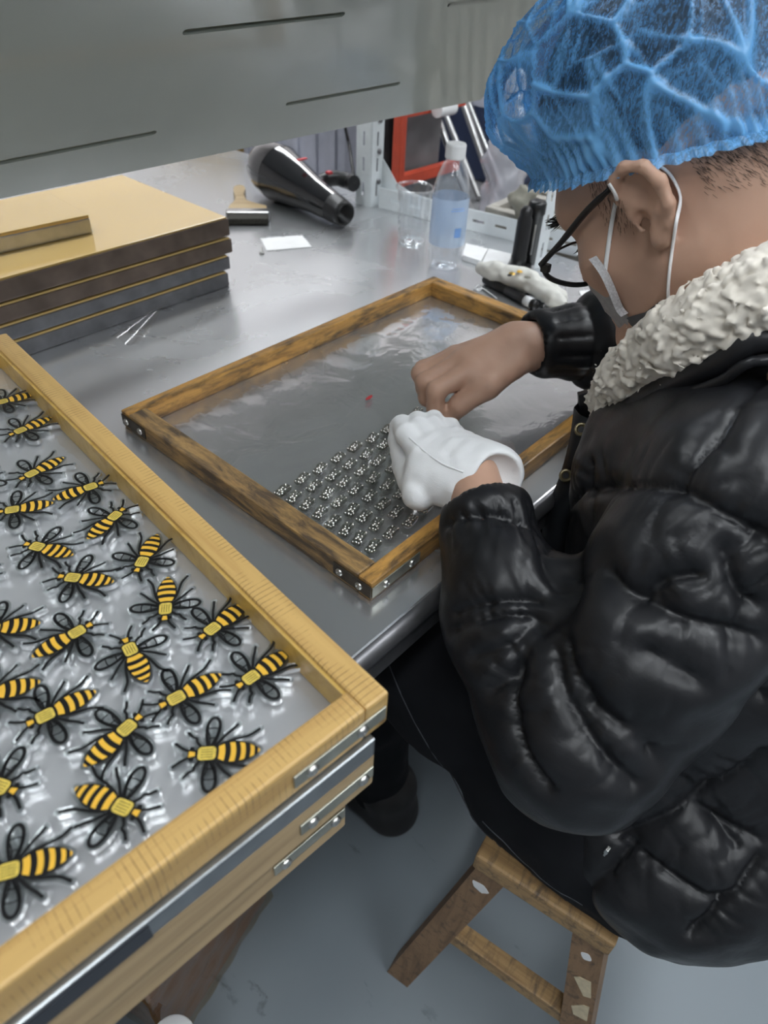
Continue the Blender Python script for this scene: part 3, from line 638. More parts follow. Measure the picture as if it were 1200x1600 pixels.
# ---------------------------------------------------------------- things on the table
a, b = Vector((0.6229, 0.9683, 0.7900)), Vector((0.6904, 0.9107, 0.7900)); dx = (b-a).normalized(); dx.z = 0; dy = Vector((-dx.y, dx.x, 0)); e = empty('paint_brush', (0, 0, 0), 0, 'wide flat paint brush with a pale wooden handle and dark bristles lying behind the boards', 'brush'); e.location = (a.x, a.y, T+.001); e.rotation_euler = (0, 0, math.atan2(dx.y, dx.x)); w = (b-a).length
MB().box((.002, -.036, .001), (w-.002, -.004, .013), .003).build('bristles', MT['bristle'], e); MB().box((0, -.006, 0), (w, .022, .0165), .003).build('ferrule', MT['alu'], e)
hp = [(0.004, .02), (w-.004, .02), (w-.006, .045), (w*.66, .064), (w*.46, .082), (w*.38, .125), (w*.42, .165), (w*.36, .186), (w*.24, .19), (w*.13, .176), (w*.12, .15), (w*.2, .10), (w*.16, .07), (.006, .048)]
MB().prism(hp, .002, .014).build('handle', MT['tan'], e)
c0 = [(0.6043, 0.8392, 0.7806), (0.6777, 0.7987, 0.7806), (0.6489, 0.7408, 0.7806), (0.5716, 0.7824, 0.7806)]
m = MB(); m.add([Vector(p) for p in c0]+[Vector(p)+Vector((0, 0, .0008)) for p in c0], [(3, 2, 1, 0), (4, 5, 6, 7), (0, 1, 5, 4), (1, 2, 6, 5), (2, 3, 7, 6), (3, 0, 4, 7)], False)
tag(m.build('paper_card', MT['paper']), 'white card lying on the steel in front of the hair dryer', 'card')
cp = (0.5558, 0.7785, 0.7820); tag(MB().lathe([(.005, 0), (.005, .003), (.002, .004), (.002, .012), (0, .012)], 10, Matrix.Translation((cp[0], cp[1], T+.0005))).build('push_pin', MT['screw']), 'tiny shiny metal pin beside the white card', 'pin')
# hair dryer
dn = Vector((0.7711, 0.7687, 0.8080)); dr = Vector((0.7935, 1.0014, 0.8380)); ax = (dr-dn); L = ax.length; M = along(dn, dr)
hd2 = empty('hair_dryer', (dn.x, dn.y, T), 0, 'glossy black hair dryer with a grey nose lying on its side near the white post', 'hair dryer'); MI = Matrix.Translation((-dn.x, -dn.y, -T)) @ M
MB().lathe([(.0, .03), (.019, .03), (.0215, 0), (.0235, 0), (.026, .012), (.0285, .04)], 28, MI).build('nozzle', MT['black'], hd2)
MB().lathe([(.0285, .04), (.034, L*.4), (.043, L*.62), (.0535, L*.85), (.057, L*.95)], 36, MI).build('barrel', MT['gloss'], hd2)
MB().lathe([(.0575, L*.945), (.0565, L*1.05), (.05, L*1.17), (.036, L*1.25), (.015, L*1.29), (0, L*1.295)], 32, MI).build('rear_cap', MT['gloss'], hd2)
off = Vector((dn.x, dn.y, T)); hp_ = [Vector((0.8132, 0.9017, 0.8300)), Vector((0.8598, 0.8942, 0.8350)), Vector((0.8841, 0.8734, 0.8300)), Vector((0.8815, 0.8516, 0.8300))]
hn = MB().tube([p-off for p in smooth_pts(hp_, 5)], [.016]*8+[.017]*8, 12).build('handle', MT['black'], hd2)
MB().box((-.006, -.006, 0), (.006, .006, .006), .002).build('button', MT['redplastic'], hn, tuple(Vector((0.8379, 0.8837, 0.8500))-off))
MB().tube([p-off for p in smooth_pts([(0.8815, 0.8516, 0.8300), (0.9124, 0.8855, 0.8500), (0.9584, 0.9422, 0.8800), (0.9459, 0.9424, 0.9200), (0.9238, 0.9250, 0.9800)], 6)], .0035, 8).build('cord', MT['black'], hd2)
MB().box((-.012, -.004, 0), (.012, .004, .003), .001).build('switch', MT['redplastic'], hd2, tuple(Vector((0.7741, 0.8969, 0.8850))-off))
# cup and bottle
cu = (0.8185, 0.6307, 0.7800)
def dent(a, z): return 1+.06*math.cos(2*(a-.9))*max(0, (z-.03)/.08)
e = empty('plastic_cup', (cu[0], cu[1], T+.0005), 0, 'empty clear plastic cup with a squeezed rim beside the water bottle', 'cup')
MB().lathe([(0, .004), (.024, .004), (.0255, 0), (.027, .002), (.028, .02), (.034, .085), (.0365, .102)], 36, None, True, dent).build('cup_wall', MT['clear'], e)
MB().lathe([(.036, .1005), (.0385, .101), (.0392, .1035), (.037, .1045), (.0355, .103)], 36, None, True, dent).build('rim', MT['clear'], e)
bo = (0.7681, 0.5079, 0.7800)
e = empty('water_bottle', (bo[0], bo[1], T+.0005), .4, 'clear plastic water bottle with a white cap and a pale blue label', 'bottle')
def petal(a, z): return 1+.05*math.cos(5*a)*max(0, 1-z/.03)
MB().lathe([(0, .006), (.012, .005), (.022, 0), (.028, .004), (.0315, .014), (.0325, .03), (.0322, .035)], 40, None, True, petal).lathe([(.0322, .035), (.0322, .125), (.031, .142), (.0265, .160), (.0195, .176), (.0145, .184), (.0135, .190)], 40).build('bottle_body', MT['bottle'], e)
MB().lathe([(.0326, .045), (.0328, .046), (.0328, .125), (.0326, .126)], 40).build('label', MT['label'], e)
fr = MB()
for (a0, a1, z0, z1) in ((3.75, 4.15, .063, .079), (3.45, 4.25, .108, .1095), (3.5, 4.2, .112, .1132)):
    P = [[(.0331*math.cos(a), .0331*math.sin(a), z) for a in np.linspace(a0, a1, 8)] for z in (z0, z1)]; fr.grid(P)
fr.build('label_print', MT['blueprint'], e)
MB().lathe([(.0165, .186), (.0172, .188), (.0172, .2065), (.016, .209), (0, .2095)], 36, None, False, lambda a, z: 1+.012*math.cos(36*a)).build('cap', MT['white'], e)
# slotted white angle: post, second post, base rail
def slotted(name, L, w, parent, M, n0=.02, pitch=.05, sl=.028, sw=.006, th=.002, mat='whitepaint'):
    """one flange, local X along, Y across, with real slots"""
    m = MB(); m.box((0, 0, 0), (L, w/2-sw/2, th), 0, M); m.box((0, w/2+sw/2, 0), (L, w, th), 0, M)
    x = 0; k = n0
    while k < L:
        m.box((x, w/2-sw/2, 0), (k, w/2+sw/2, th), 0, M); x = min(k+sl, L); k += pitch
    if x < L: m.box((x, w/2-sw/2, 0), (L, w/2+sw/2, th), 0, M)
    return m.build(name, MT[mat], parent)
e = empty('slotted_post', (.911, .83, T+.0005), 0, 'white slotted angle post standing at the far end of the table behind the hair dryer', 'post', 'white slotted posts')
slotted('flange', .6, .042, e, frame_m((0, 0, 0), (0, 0, 1), (0, 1, 0), (-1, 0, 0))); slotted('flange', .6, .036, e, frame_m((0, 0, 0), (0, 0, 1), (1, 0, 0), (0, -1, 0)))
for z in (.05, .11, .17): MB().lathe([(.006, 0), (.006, .003), (.003, .004), (0, .004)], 8, along((.022, -.002, z), (.022, -1, z))).build('bolt', MT['darkalu'], e)
gp = [(0, 0), (0, .09), (.012, .075), (.035, .045), (.07, .03), (.13, .022), (.13, 0)]
MB().prism(gp, 0, .002, frame_m((.036, -.002, .004), (.35, -.935, 0), (0, 0, 1), (-.935, -.35, 0))).build('gusset_plate', MT['whitepaint'], e)
e = empty('slotted_rail', (.925, .815, T+.0005), math.atan2(-.40, .07), 'white slotted angle rail lying across the far end of the table', 'rail')
slotted('flange', .46, .042, e, frame_m((0, 0, 0), (1, 0, 0), (0, 0, 1), (0, -1, 0)), .03, .05, .026); MB().box((0, .003, 0), (.46, .03, .002)).build('foot_flange', MT['whitepaint'], e)
p2 = (0.8853, 0.3863, 0.7800)
e = empty('slotted_post', (p2[0], p2[1], T+.0005), .5, 'white slotted angle post standing behind the black twin-barrelled tool', 'post', 'white slotted posts')
slotted('flange', .235, .022, e, frame_m((0, 0, 0), (0, 0, 1), (.6, -.8, 0), (-.8, -.6, 0)), sw=.004)
# white boxes in front of the rail
for (q0, q1, q2, q3, lab) in (((0.8728, 0.5369, 0.7900), (0.8830, 0.4915, 0.7900), (0.8195, 0.4610, 0.7900), (0.8180, 0.5049, 0.7900), 'flat white paper box right of the water bottle'), ((0.8849, 0.4898, 0.7900), (0.8939, 0.4419, 0.7900), (0.8300, 0.4103, 0.7900), (0.8187, 0.4575, 0.7900), 'flat white paper box between the bottle and the black tool')):
    qs = [Vector(q) for q in (q0, q1, q2, q3)]; m = MB(); m.add([Vector((q.x, q.y, T+.0005)) for q in qs]+qs, [(3, 2, 1, 0), (4, 5, 6, 7), (0, 1, 5, 4), (1, 2, 6, 5), (2, 3, 7, 6), (3, 0, 4, 7)], False); tag(m.build('paper_box', MT['paper']), lab, 'box', 'white paper boxes')
# black twin barrelled tool
tp = (0.8554, 0.3968, 0.7800)
e = empty('clamping_tool', (tp[0], tp[1], T+.0005), .55, 'black plastic tool with two upright barrels standing beside the rail', 'tool')
MB().box((-.02, -.02, 0), (.03, .02, .014), .003).build('foot', MT['black'], e)
MB().lathe([(0, .01), (.014, .01), (.0145, .03), (.0135, .032), (.0135, .095), (.011, .1), (.011, .11), (.005, .117), (0, .117)], 20, Matrix.Translation((-.004, .006, 0))).build('barrel', MT['black'], e)
MB().lathe([(0, .01), (.0135, .01), (.0135, .098), (.016, .1), (.016, .118), (.014, .121), (0, .121)], 20, Matrix.Translation((.018, -.012, 0))).build('barrel', MT['black'], e)
MB().box((.004, -.016, .03), (.008, -.013, .085), .001).build('clip', MT['alu'], e)
# marker pens and stained gloves on them
for i, (a, b, lab) in enumerate((((0.7577, 0.4077, 0.7890), (0.7297, 0.2822, 0.7890), 'black marker pen with a white band lying in front of the stained gloves'), ((0.7938, 0.4220, 0.7890), (0.7572, 0.2843, 0.7890), 'black marker pen half under the stained gloves'))):
    a, b = Vector(a), Vector(b); m = along(a, b); L = (b-a).length; o = Matrix.Translation(-a)
    e = empty('marker_pen', a, 0, lab, 'pen', 'black marker pens')
    MB().lathe([(0, 0), (.0075, 0), (.0082, .002), (.0082, L*.42), (.007, L*.43)], 16, o @ m).build('cap', MT['black'], e)
    MB().lathe([(.007, L*.43), (.0085, L*.44), (.0085, L*.97), (.007, L), (0, L)], 16, o @ m).build('barrel', MT['black'], e)
    MB().lathe([(.00855, L*.8), (.0087, L*.8), (.0087, L*.92), (.00855, L*.92)], 16, o @ m).build('band', MT['white'], e)
s = Solid()
gp = [(0.7606, 0.4205, 0.8030), (0.7619, 0.3900, 0.8060), (0.7621, 0.3566, 0.8080), (0.7664, 0.3304, 0.8080), (0.7639, 0.3020, 0.8040)]
s.chain(gp, [.011, .016, .017, .017, .015], .012)
for q, r in ((((0.7847, 0.2885, 0.8000)), .011), (((0.7830, 0.2640, 0.7970)), .009), (((0.7554, 0.2646, 0.7960)), .010), (((0.7570, 0.2450, 0.7930)), .009)): s.cone(gp[4], q, .013, r, .006)
s.noise = [(.0035, (70, 70, 90), 3), (.002, (150,)*3, 5)]
V, Q = surface(s, np.min(np.array(gp), 0)-.06, np.max(np.array(gp), 0)+.09, .0035); V[:, 2] = np.maximum(V[:, 2], T+.002)
wg = MB().add(V, Q).build('work_glove', MT['dirtyglove']); tag(wg, 'crumpled white cotton work glove with paint stains lying on the marker pens', 'glove')
for q, mt, r in (((0.7315, 0.3395, 0.8260), 'gold', .006), ((0.7484, 0.3353, 0.8260), 'inkyellow', .005), ((0.7213, 0.3378, 0.8260), 'inkblack', .004), ((0.7373, 0.3126, 0.8260), 'khaki', .006)):
    MB().lathe([(r, 0), (r*.8, .0015), (0, .002)], 10, Matrix.Translation((q[0], q[1], .8265))).build('paint_stain', MT[mt], wg)
ct = [(0.7231, 0.4041, 0.7835), (0.7364, 0.4068, 0.7835), (0.7347, 0.3972, 0.7835), (0.7201, 0.3922, 0.7835), (0.7203, 0.3993, 0.7835), (0.7319, 0.3924, 0.7835), (0.7247, 0.3735, 0.7835), (0.7162, 0.3527, 0.7835)]
tag(MB().tube(smooth_pts(ct, 5), .0012, 6).build('cable_tie', MT['white']), 'thin white looped cable tie lying behind the worn frame', 'cable tie')
q = [(0.8579, 0.2718, 0.7806), (0.9141, 0.2319, 0.7806), (0.8572, 0.1657, 0.7806), (0.7836, 0.2169, 0.7806)]
m = MB(); m.add([Vector(p) for p in q]+[Vector(p)+Vector((0, 0, .001)) for p in q], [(3, 2, 1, 0), (4, 5, 6, 7), (0, 1, 5, 4), (1, 2, 6, 5), (2, 3, 7, 6), (3, 0, 4, 7)], False); tag(m.build('paper_sheet', MT['paper']), 'white paper sheet on the table beyond the worker\'s far sleeve', 'paper')
# ---------------------------------------------------------------- rack beyond the table end
SH = .66
e = empty('side_shelf', (1.0, -.1, 0), 0, 'low grey shelf beyond the far end of the worktable', 'shelf')
MB().box((.02, 0, SH-.03), (.95, 2.1, SH), .003).build('shelf_board', MT['greyp'], e)
for x in (.05, .9):
    for y in (.05, 2.05): MB().box((x-.015, y-.015, 0), (x+.015, y+.015, SH-.03)).build('leg', MT['whitepaint'], e)
e = empty('red_frame', (1.05, .88, SH), 0, 'red painted steel frame standing on the side shelf behind the cup', 'frame')
MB().box((0, -.012, 0), (.02, .012, .42), .002).build('upright', MT['red'], e); MB().box((.02, -.01, .125), (.24, .01, .15), .002).build('crossbar', MT['red'], e); MB().box((.02, -.01, .27), (.24, .01, .29), .002).build('crossbar', MT['red'], e)
MB().tube([(.1, -.03, .28), (.16, -.03, .28)], .016, 14).build('roller', MT['white'], e)
for i, (x, y, w, h, lab) in enumerate(((1.17, .915, .14, .36, 'grey panel leaning behind the red frame, nearest the post'), (1.17, .96, .16, .45, 'darker grey panel standing behind the red frame'))):
    tag(MB().box((-.01, -w/2, 0), (.01, w/2, h), .002).build('grey_panel', MT['greyp'] if i == 0 else MT['darkgrey'], None, (x, y, SH+.002), (0, 0, 1.5)), lab, 'panel')  # second panel has a darker grey than the first
for i, (t_, b_, lab) in enumerate((((1.3000, 0.9999, 0.9442), (1.3000, 0.9095, 0.8149), 'aluminium screen frame leaning behind the red frame, left of its twin'), ((1.4700, 1.1077, 0.9121), (1.4700, 1.0075, 0.7833), 'aluminium screen frame leaning nearest the dark blue bin'))):
    t_ = Vector(t_); b_ = Vector(b_); d = (t_-b_).normalized(); A1 = b_+d*((SH+.014-b_.z)/d.z); A2 = A1+d*.42; sx = Vector((.12, .0, 0))
    e = empty('screen_frame', A1, 0, lab, 'frame', 'leaning aluminium screen frames')
    for p, q in ((A1, A2), (A1+sx, A2+sx), (A1, A1+sx), (A2, A2+sx)): MB().tube([p-A1, q-A1], .0105, 4).build('bar', MT['alu'], e)
e = empty('storage_bin', (1.63, .92, SH), 0, 'dark blue storage bin on the side shelf behind the bottle cap', 'bin')
MB().box((0, 0, 0), (.3, .36, .5), .012).build('bin_body', MT['navy'], e); MB().box((-.012, -.01, .48), (.31, .37, .51), .008).build('rim', MT['navy'], e); MB().box((-.003, .12, .2), (-.001, .26, .3)).build('card_pocket', MT['lilac'], e)
e = empty('storage_bin', (1.2, 1.19, SH), 0, 'frosted grey ribbed storage bin behind the hair dryer', 'bin')
MB().box((0, 0, 0), (.35, .44, .36), .012).build('bin_body', MT['lilac'], e)
for k in range(6): MB().box((-.008, .03+k*.075, .02), (0, .05+k*.075, .34), .003).build('rib', MT['lilac'], e)
MB().box((-.014, -.01, .33), (.36, .45, .36), .006).build('rim', MT['lilac'], e); MB().lathe([(.012, 0), (.012, .006), (.006, .008), (0, .008)], 12, along((-.012, .27, .27), (-1, .27, .27))).build('latch', MT['white'], e)
e = empty('carton', (1.12, 1.66, SH), 0, 'yellow brown cardboard carton at the far back under the hood edge', 'carton')
MB().box((0, 0, 0), (.4, .5, .31), .004).build('carton_body', MT['cardyellow'], e); MB().box((-.002, .2, .0), (0, .25, .31)).build('tape_strip', MT['amber'], e)
s = Solid(); s.ell((1.24, .70, .78), (.045, .045, .12), .03); s.ell((1.24, .70, .74), (.05, .045, .08), .03); s.ell((1.25, .71, .92), (.035, .04, .12), .03); s.noise = [(.02, (18, 18, 14), 2), (.008, (45,)*3, 4)]
V, Q = surface(s, (1.1, .58, .6), (1.4, .82, 1.12), .009); V[:, 2] = np.maximum(V[:, 2], SH+.002); tag(MB().add(V, Q).build('plastic_bag', MT['bag']), 'crumpled milky plastic bag behind the water bottle and the blue cap', 'bag')
for i, (z, lab) in enumerate(((SH, 'grey slatted tray with brass bits, lower of two beyond the rail'), (SH+.08, 'grey slatted tray, upper of two beyond the rail'))):
    e = empty('slatted_tray', (1.015+.045*i, .19, z), .06, lab, 'tray', 'slatted trays beyond the rail')
    for a, b in (((0, 0, 0), (.02, .42, .07)), ((.36, 0, 0), (.38, .42, .07)), ((.02, 0, 0), (.36, .02, .07)), ((.02, .4, 0), (.36, .42, .07))): MB().box(a, b, .002).build('side', MT['slat'], e)
    for k in range(7): MB().box((.028+k*.047, .02, .05), (.055+k*.047, .4, .06), .0015).build('slat', MT['slat'], e)
    if i == 0:
        m = MB(); random.seed(5)
        for k in range(60): x, y = random.uniform(.03, .12), random.uniform(.1, .38); m.box((x, y, .061), (x+.008, y+.012, .064), 0, Matrix.Translation((0, 0, random.uniform(0, .006))))
        tag(m.build('brass_bits', MT['gold'], e), None, None, None, 'stuff')
s = Solid(); q = np.array((1.0000, 0.5074, 0.8539)); s.ell(q, (.02, .022, .022), .02).ell(q+np.array((.012, -.012, -.02)), (.02, .02, .025), .02); s.noise = [(.012, (55,)*3, 7), (.006, (110,)*3, 8)]
V, Q = surface(s, q-.09, q+.09, .007); tag(MB().add(V, Q).build('rag', MT['khaki']), 'khaki rag lying over the slatted trays behind the black tool', 'rag')
# ---------------------------------------------------------------- stool
ST = empty('stool', (.102, -.289, 0), .15, 'low old wooden stool with splayed legs under the seated worker', 'stool')
MB().box((.0, -.002, .418), (.33, .168, .45), .004).build('seat', MT['stool'], ST)
def leg(x0, y0, x1, y1):
    top = Vector((x0, y0, .418)); bot = Vector((x1, y1, .002)); M = frame_m(bot, (1, 0, 0), (0, 1, 0), (0, 0, 1)); m = MB(); w = .0165
    V = [bot+Vector((a*w, b*w*1.15, 0)) for a, b in ((-1, -1), (1, -1), (1, 1), (-1, 1))]+[top+Vector((a*w, b*w*1.15, 0)) for a, b in ((-1, -1), (1, -1), (1, 1), (-1, 1))]
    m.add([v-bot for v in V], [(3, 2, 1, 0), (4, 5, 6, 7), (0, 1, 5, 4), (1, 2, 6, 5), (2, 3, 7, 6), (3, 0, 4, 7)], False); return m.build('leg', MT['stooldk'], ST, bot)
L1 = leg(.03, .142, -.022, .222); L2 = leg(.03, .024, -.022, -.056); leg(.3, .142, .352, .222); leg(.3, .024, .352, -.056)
MB().box((-.012, -.012, -.015), (.012, .19, .015), .002).build('stretcher', MT['stool'], ST, (.004, -.006, .2)); MB().box((-.012, -.012, -.015), (.012, .19, .015), .002).build('stretcher', MT['stool'], ST, (.326, -.006, .2))
def leg_patch(lg, top, bot, t, pts, mt, name):
    top, bot = Vector(top), Vector(bot); d = (top-bot).normalized(); y = Vector((0, 1, 0)); n = d.cross(y).normalized(); n = -n if n.x > 0 else n
    y = n.cross(d); p = top*(1-t)+bot*t-bot+n*.0164; MB().prism(pts, 0, .0007, frame_m(p, y, d, n)).build(name, MT[mt], lg)
blob = lambda rx, ry, k: [(rx*math.cos(a)*(1+.2*math.sin(k*a)), ry*math.sin(a)*(1+.15*math.cos(k*a+1))) for a in np.linspace(0, 2*math.pi, 15)[:-1]]
TF, BF, TR, BR_ = (.03, .142, .418), (-.022, .222, .002), (.03, .024, .418), (-.022, -.056, .002)
leg_patch(L1, TF, BF, .13, blob(.011, .008, 3), 'white', 'paint_patch'); leg_patch(L2, TR, BR_, .12, blob(.006, .007, 2), 'white', 'paint_patch')
leg_patch(L2, TR, BR_, .27, [(-.013, -.012), (-.004, -.016), (.010, .012), (.004, .018), (-.010, .02)], 'tornlabel', 'torn_label'); leg_patch(L2, TR, BR_, .38, [(-.013, -.018), (.004, -.02), (.008, -.004), (-.006, .012), (-.013, .014)], 'tornlabel', 'torn_label')
# ---------------------------------------------------------------- box and cup on the floor
e = empty('cardboard_box', (-.255, .112, 0), .24, 'brown cardboard box wrapped in shiny tape on the floor under the near stack', 'box')
MB().box((0, 0, 0.001), (.235, .28, .33), .004).build('box_body', MT['card'], e)
g = []
for zz in np.linspace(.005, .33, 26): g.append([(x, -.004-.003*abs(math.sin(x*60+zz*35))-.003*abs(math.sin(zz*48-x*20)), zz) for x in np.linspace(-.004, .239, 30)])
MB().grid(g).build('tape_wrap', MT['tape'], e)
MB().grid([[(-.004-.003*abs(math.sin(y*55+zz*30)), y, zz) for y in np.linspace(-.004, .28, 24)] for zz in np.linspace(.005, .33, 20)]).build('tape_wrap', MT['tape'], e)
lp = (-0.2590, 0.0606, 0.2000)
e = empty('plastic_jar', (lp[0], lp[1], 0), 0, 'white plastic jar standing on the floor at the bottom picture edge', 'jar')
MB().lathe([(0, .001), (.026, .001), (.029, .004), (.029, .17), (.026, .178)], 30).build('jar_body', MT['white'], e); MB().lathe([(.028, .176), (.0295, .178), (.0295, .198), (.028, .2), (0, .2005)], 30).build('lid', MT['white'], e)

# ---------------------------------------------------------------- the seated person: solids
EC = np.array([.385, -.025, 1.105]); PT = math.radians(40)          # ear axis centre, forward pitch of the head
HF = np.array([0, math.cos(PT), -math.sin(PT)]); HU = np.array([0, math.sin(PT), math.cos(PT)]); HL = np.array([-1., 0, 0])
HB = np.array([HL, HF, HU])
def H(l, f, h): return EC + HL*l + HF*f + HU*h
def body_solid():
    s = Solid(); E = lambda c, r, k=.02, cut=False: s.ell(H(*c), r, k, HB, cut)
    E((0, -.012, .05), (.077, .097, .085))
    E((0, .035, -.03), (.064, .064, .088), .03)
    E((0, .068, .035), (.058, .036, .045), .03)
    for g in (-1, 1):
        s.cone(H(.058*g, .0, -.045), H(.02*g, .082, -.102), .017, .018, .03)
        E((.046*g, .062, -.025), (.024, .03, .026), .025)
        s.cone(H(.012*g, .1, .03), H(.05*g, .082, .03), .011, .009, .02)
        E((.033*g, .103, .006), (.02, .014, .013), .012, True)
        E((.033*g, .085, .004), (.0135, .0135, .0125), .004)
    s.cone(H(0, .096, .022), H(0, .114, -.03), .009, .011, .014)
    for g in (-1, 1): E((.011*g, .105, -.034), (.009, .011, .008), .008)
    E((0, .1, -.066), (.024, .01, .007), .008); E((0, .097, -.078), (.02, .01, .007), .008)
    E((0, .086, -.106), (.022, .02, .016), .025)
    # neck and the torso under the coat
    s.cone(H(0, -.03, -.05), (.385, -.15, 1.0), .058, .064, .05)
    s.cone(H(0, -.06, .0), (.385, -.185, 1.0), .052, .055, .05)
    s.cone((.25, -.2, .955), (.52, -.2, .955), .06, .06, .05)
    s.ell((.385, -.19, .85), (.15, .1, .16), .06); s.ell((.34, -.25, .62), (.15, .1, .14), .06)
    # arms
    s.chain([(.215, -.2, .945), (.094, -.17, .757), (.145, -.03, .84), (.197, .036, .863)], [.05, .042, .030, .0258], .02)
    s.chain([(.555, -.2, .945), (.64, -.02, .85), (.5, .09, .872), (.43, .14, .875)], [.05, .042, .036, .028], .02)
    # ears
    for g in (-1, 1):
        ear = [(.079, .012, .004), (.083, .016, .018), (.090, .012, .032), (.094, -.002, .037), (.096, -.017, .030), (.096, -.025, .014), (.093, -.024, -.004), (.088, -.017, -.018), (.084, -.008, -.027)]
        L = [H(l*g, f, h) for l, f, h in ear]
        s.chain(L, [.0035, .0042, .0046, .0046, .0048, .005, .005, .005, .0062], .004)
        E((.083*g, -.006, .008), (.007, .019, .027), .006)
        E((.083*g, -.003, -.026), (.0055, .0085, .0095), .006)
        E((.0925*g, -.005, .012), (.0075, .0115, .016), .004, True)
        E((.088*g, .004, -.006), (.008, .007, .009), .004, True)
        s.cone(H(.088*g, -.013, -.006), H(.09*g, -.009, .018), .0035, .003, .004)
        s.cone(H(.083*g, .011, .002), H(.084*g, .008, -.012), .004, .0036, .004)
    s.base_head = len(s.p)
    # bare right hand, pinching
    hand(s, RH, .006)
    return s
RH = dict(palm=[[(.43, .14, .875), (.362, .170, .870)], [(.425, .135, .872), (.354, .150, .868)], [(.42, .15, .87), (.378, .190, .862)]], palmr=[(.025, .0165), (.023, .0155), (.02, .0145)],
  fingers=[([(.350, .150, .869), (.309, .168, .851), (.309, .166, .826), (.321, .158, .808)], [.0130, .0114, .0100, .0084]),
           ([(.355, .170, .870), (.317, .192, .850), (.320, .189, .826), (.331, .178, .810)], [.0125, .0104, .0090, .0076]),
           ([(.364, .186, .867), (.331, .211, .848), (.335, .206, .826), (.345, .194, .812)], [.0118, .0100, .0088, .0074]),
           ([(.378, .198, .861), (.349, .222, .844), (.351, .217, .827), (.358, .206, .816)], [.0105, .0088, .0078, .0068]),
           ([(.398, .122, .868), (.351, .124, .857), (.327, .145, .833), (.322, .155, .809)], [.0165, .0142, .0122, .0092])])
def hand(s, d, k):
    for (a, b), (ra, rb) in zip(d['palm'], d['palmr']): s.cone(a, b, ra, rb, .018)
    s.cone((.40, .124, .866), (.352, .136, .860), .0145, .0125, .02)
    for pts, rs in d['fingers']:
        s.cone(pts[0], pts[1], rs[0], rs[1], .005)
        s.chain(pts[1:], rs[1:], k)
    return s

def jacket_base():
    s = Solid()
    s.ell((.335, -.255, .575), (.205, .165, .15), .05)
    s.ell((.36, -.215, .72), (.205, .175, .17), .06)
    s.ell((.38, -.18, .86), (.19, .175, .15), .06)
    s.cone((.245, -.2, .945), (.525, -.2, .945), .085, .085, .06)
    s.cone((.385, -.17, .96), (.385, -.15, 1.0), .085, .07, .04); s.cone((.385, -.2, .98), (.385, -.2, 1.025), .085, .078, .04)
    s.ell((.30, -.285, .535), (.212, .162, .135), .04)
    # sleeves
    s.chain([(.225, -.2, .94), (.094, -.172, .757)], [.088, .083], .025)
    s.chain([(.094, -.172, .757), (.122, -.085, .806), (.154, -.02, .848)], [.080, .065, .049], .02)
    s.chain([(.545, -.2, .94), (.64, -.02, .87)], [.088, .075], .03)
    s.chain([(.64, -.02, .87), (.53, .07, .873), (.468, .118, .873)], [.074, .058, .043], .02)
    # cuff openings
    s.ell((.171, .006, .866), (.036, .036, .03), .004, None, True); s.ell((.448, .131, .874), (.034, .034, .033), .004, None, True)
    return s

# ---------------------------------------------------------------- the person
PE = empty('person', (.36, -.25, 0), 0, 'seated person in black padded jacket and blue hair cover bent over the worn frame', 'person')
PO = np.array((.36, -.25, 0.))
def on_solid(S, p, d, n=60):
    p = np.array(p, float); one = p.ndim == 1; p = np.atleast_2d(p); d = np.array(d, float)/np.linalg.norm(d)
    for _ in range(n): p = p+d*(np.clip(S(p).astype(float), -.05, .03)*.8)[:, None]
    return p[0] if one else p
def put(name, V, Q, mat, parent=None):
    return MB().add(np.asarray(V)-PO, Q).build(name, mat, PE if parent is None else parent)
def putmb(name, mb, mat, parent=None):
    mb.v = [(x-PO[0], y-PO[1], z) for x, y, z in mb.v]; return mb.build(name, mat, PE if parent is None else parent)
BS = body_solid(); BS.noise = [(.0007, (60, 60, 60), 4)]
V, Q = surface(BS, (.02, -.36, .48), (.73, .23, 1.27), .0031)
body = put('body', V, Q, MT['skin'])
J = jacket_base()
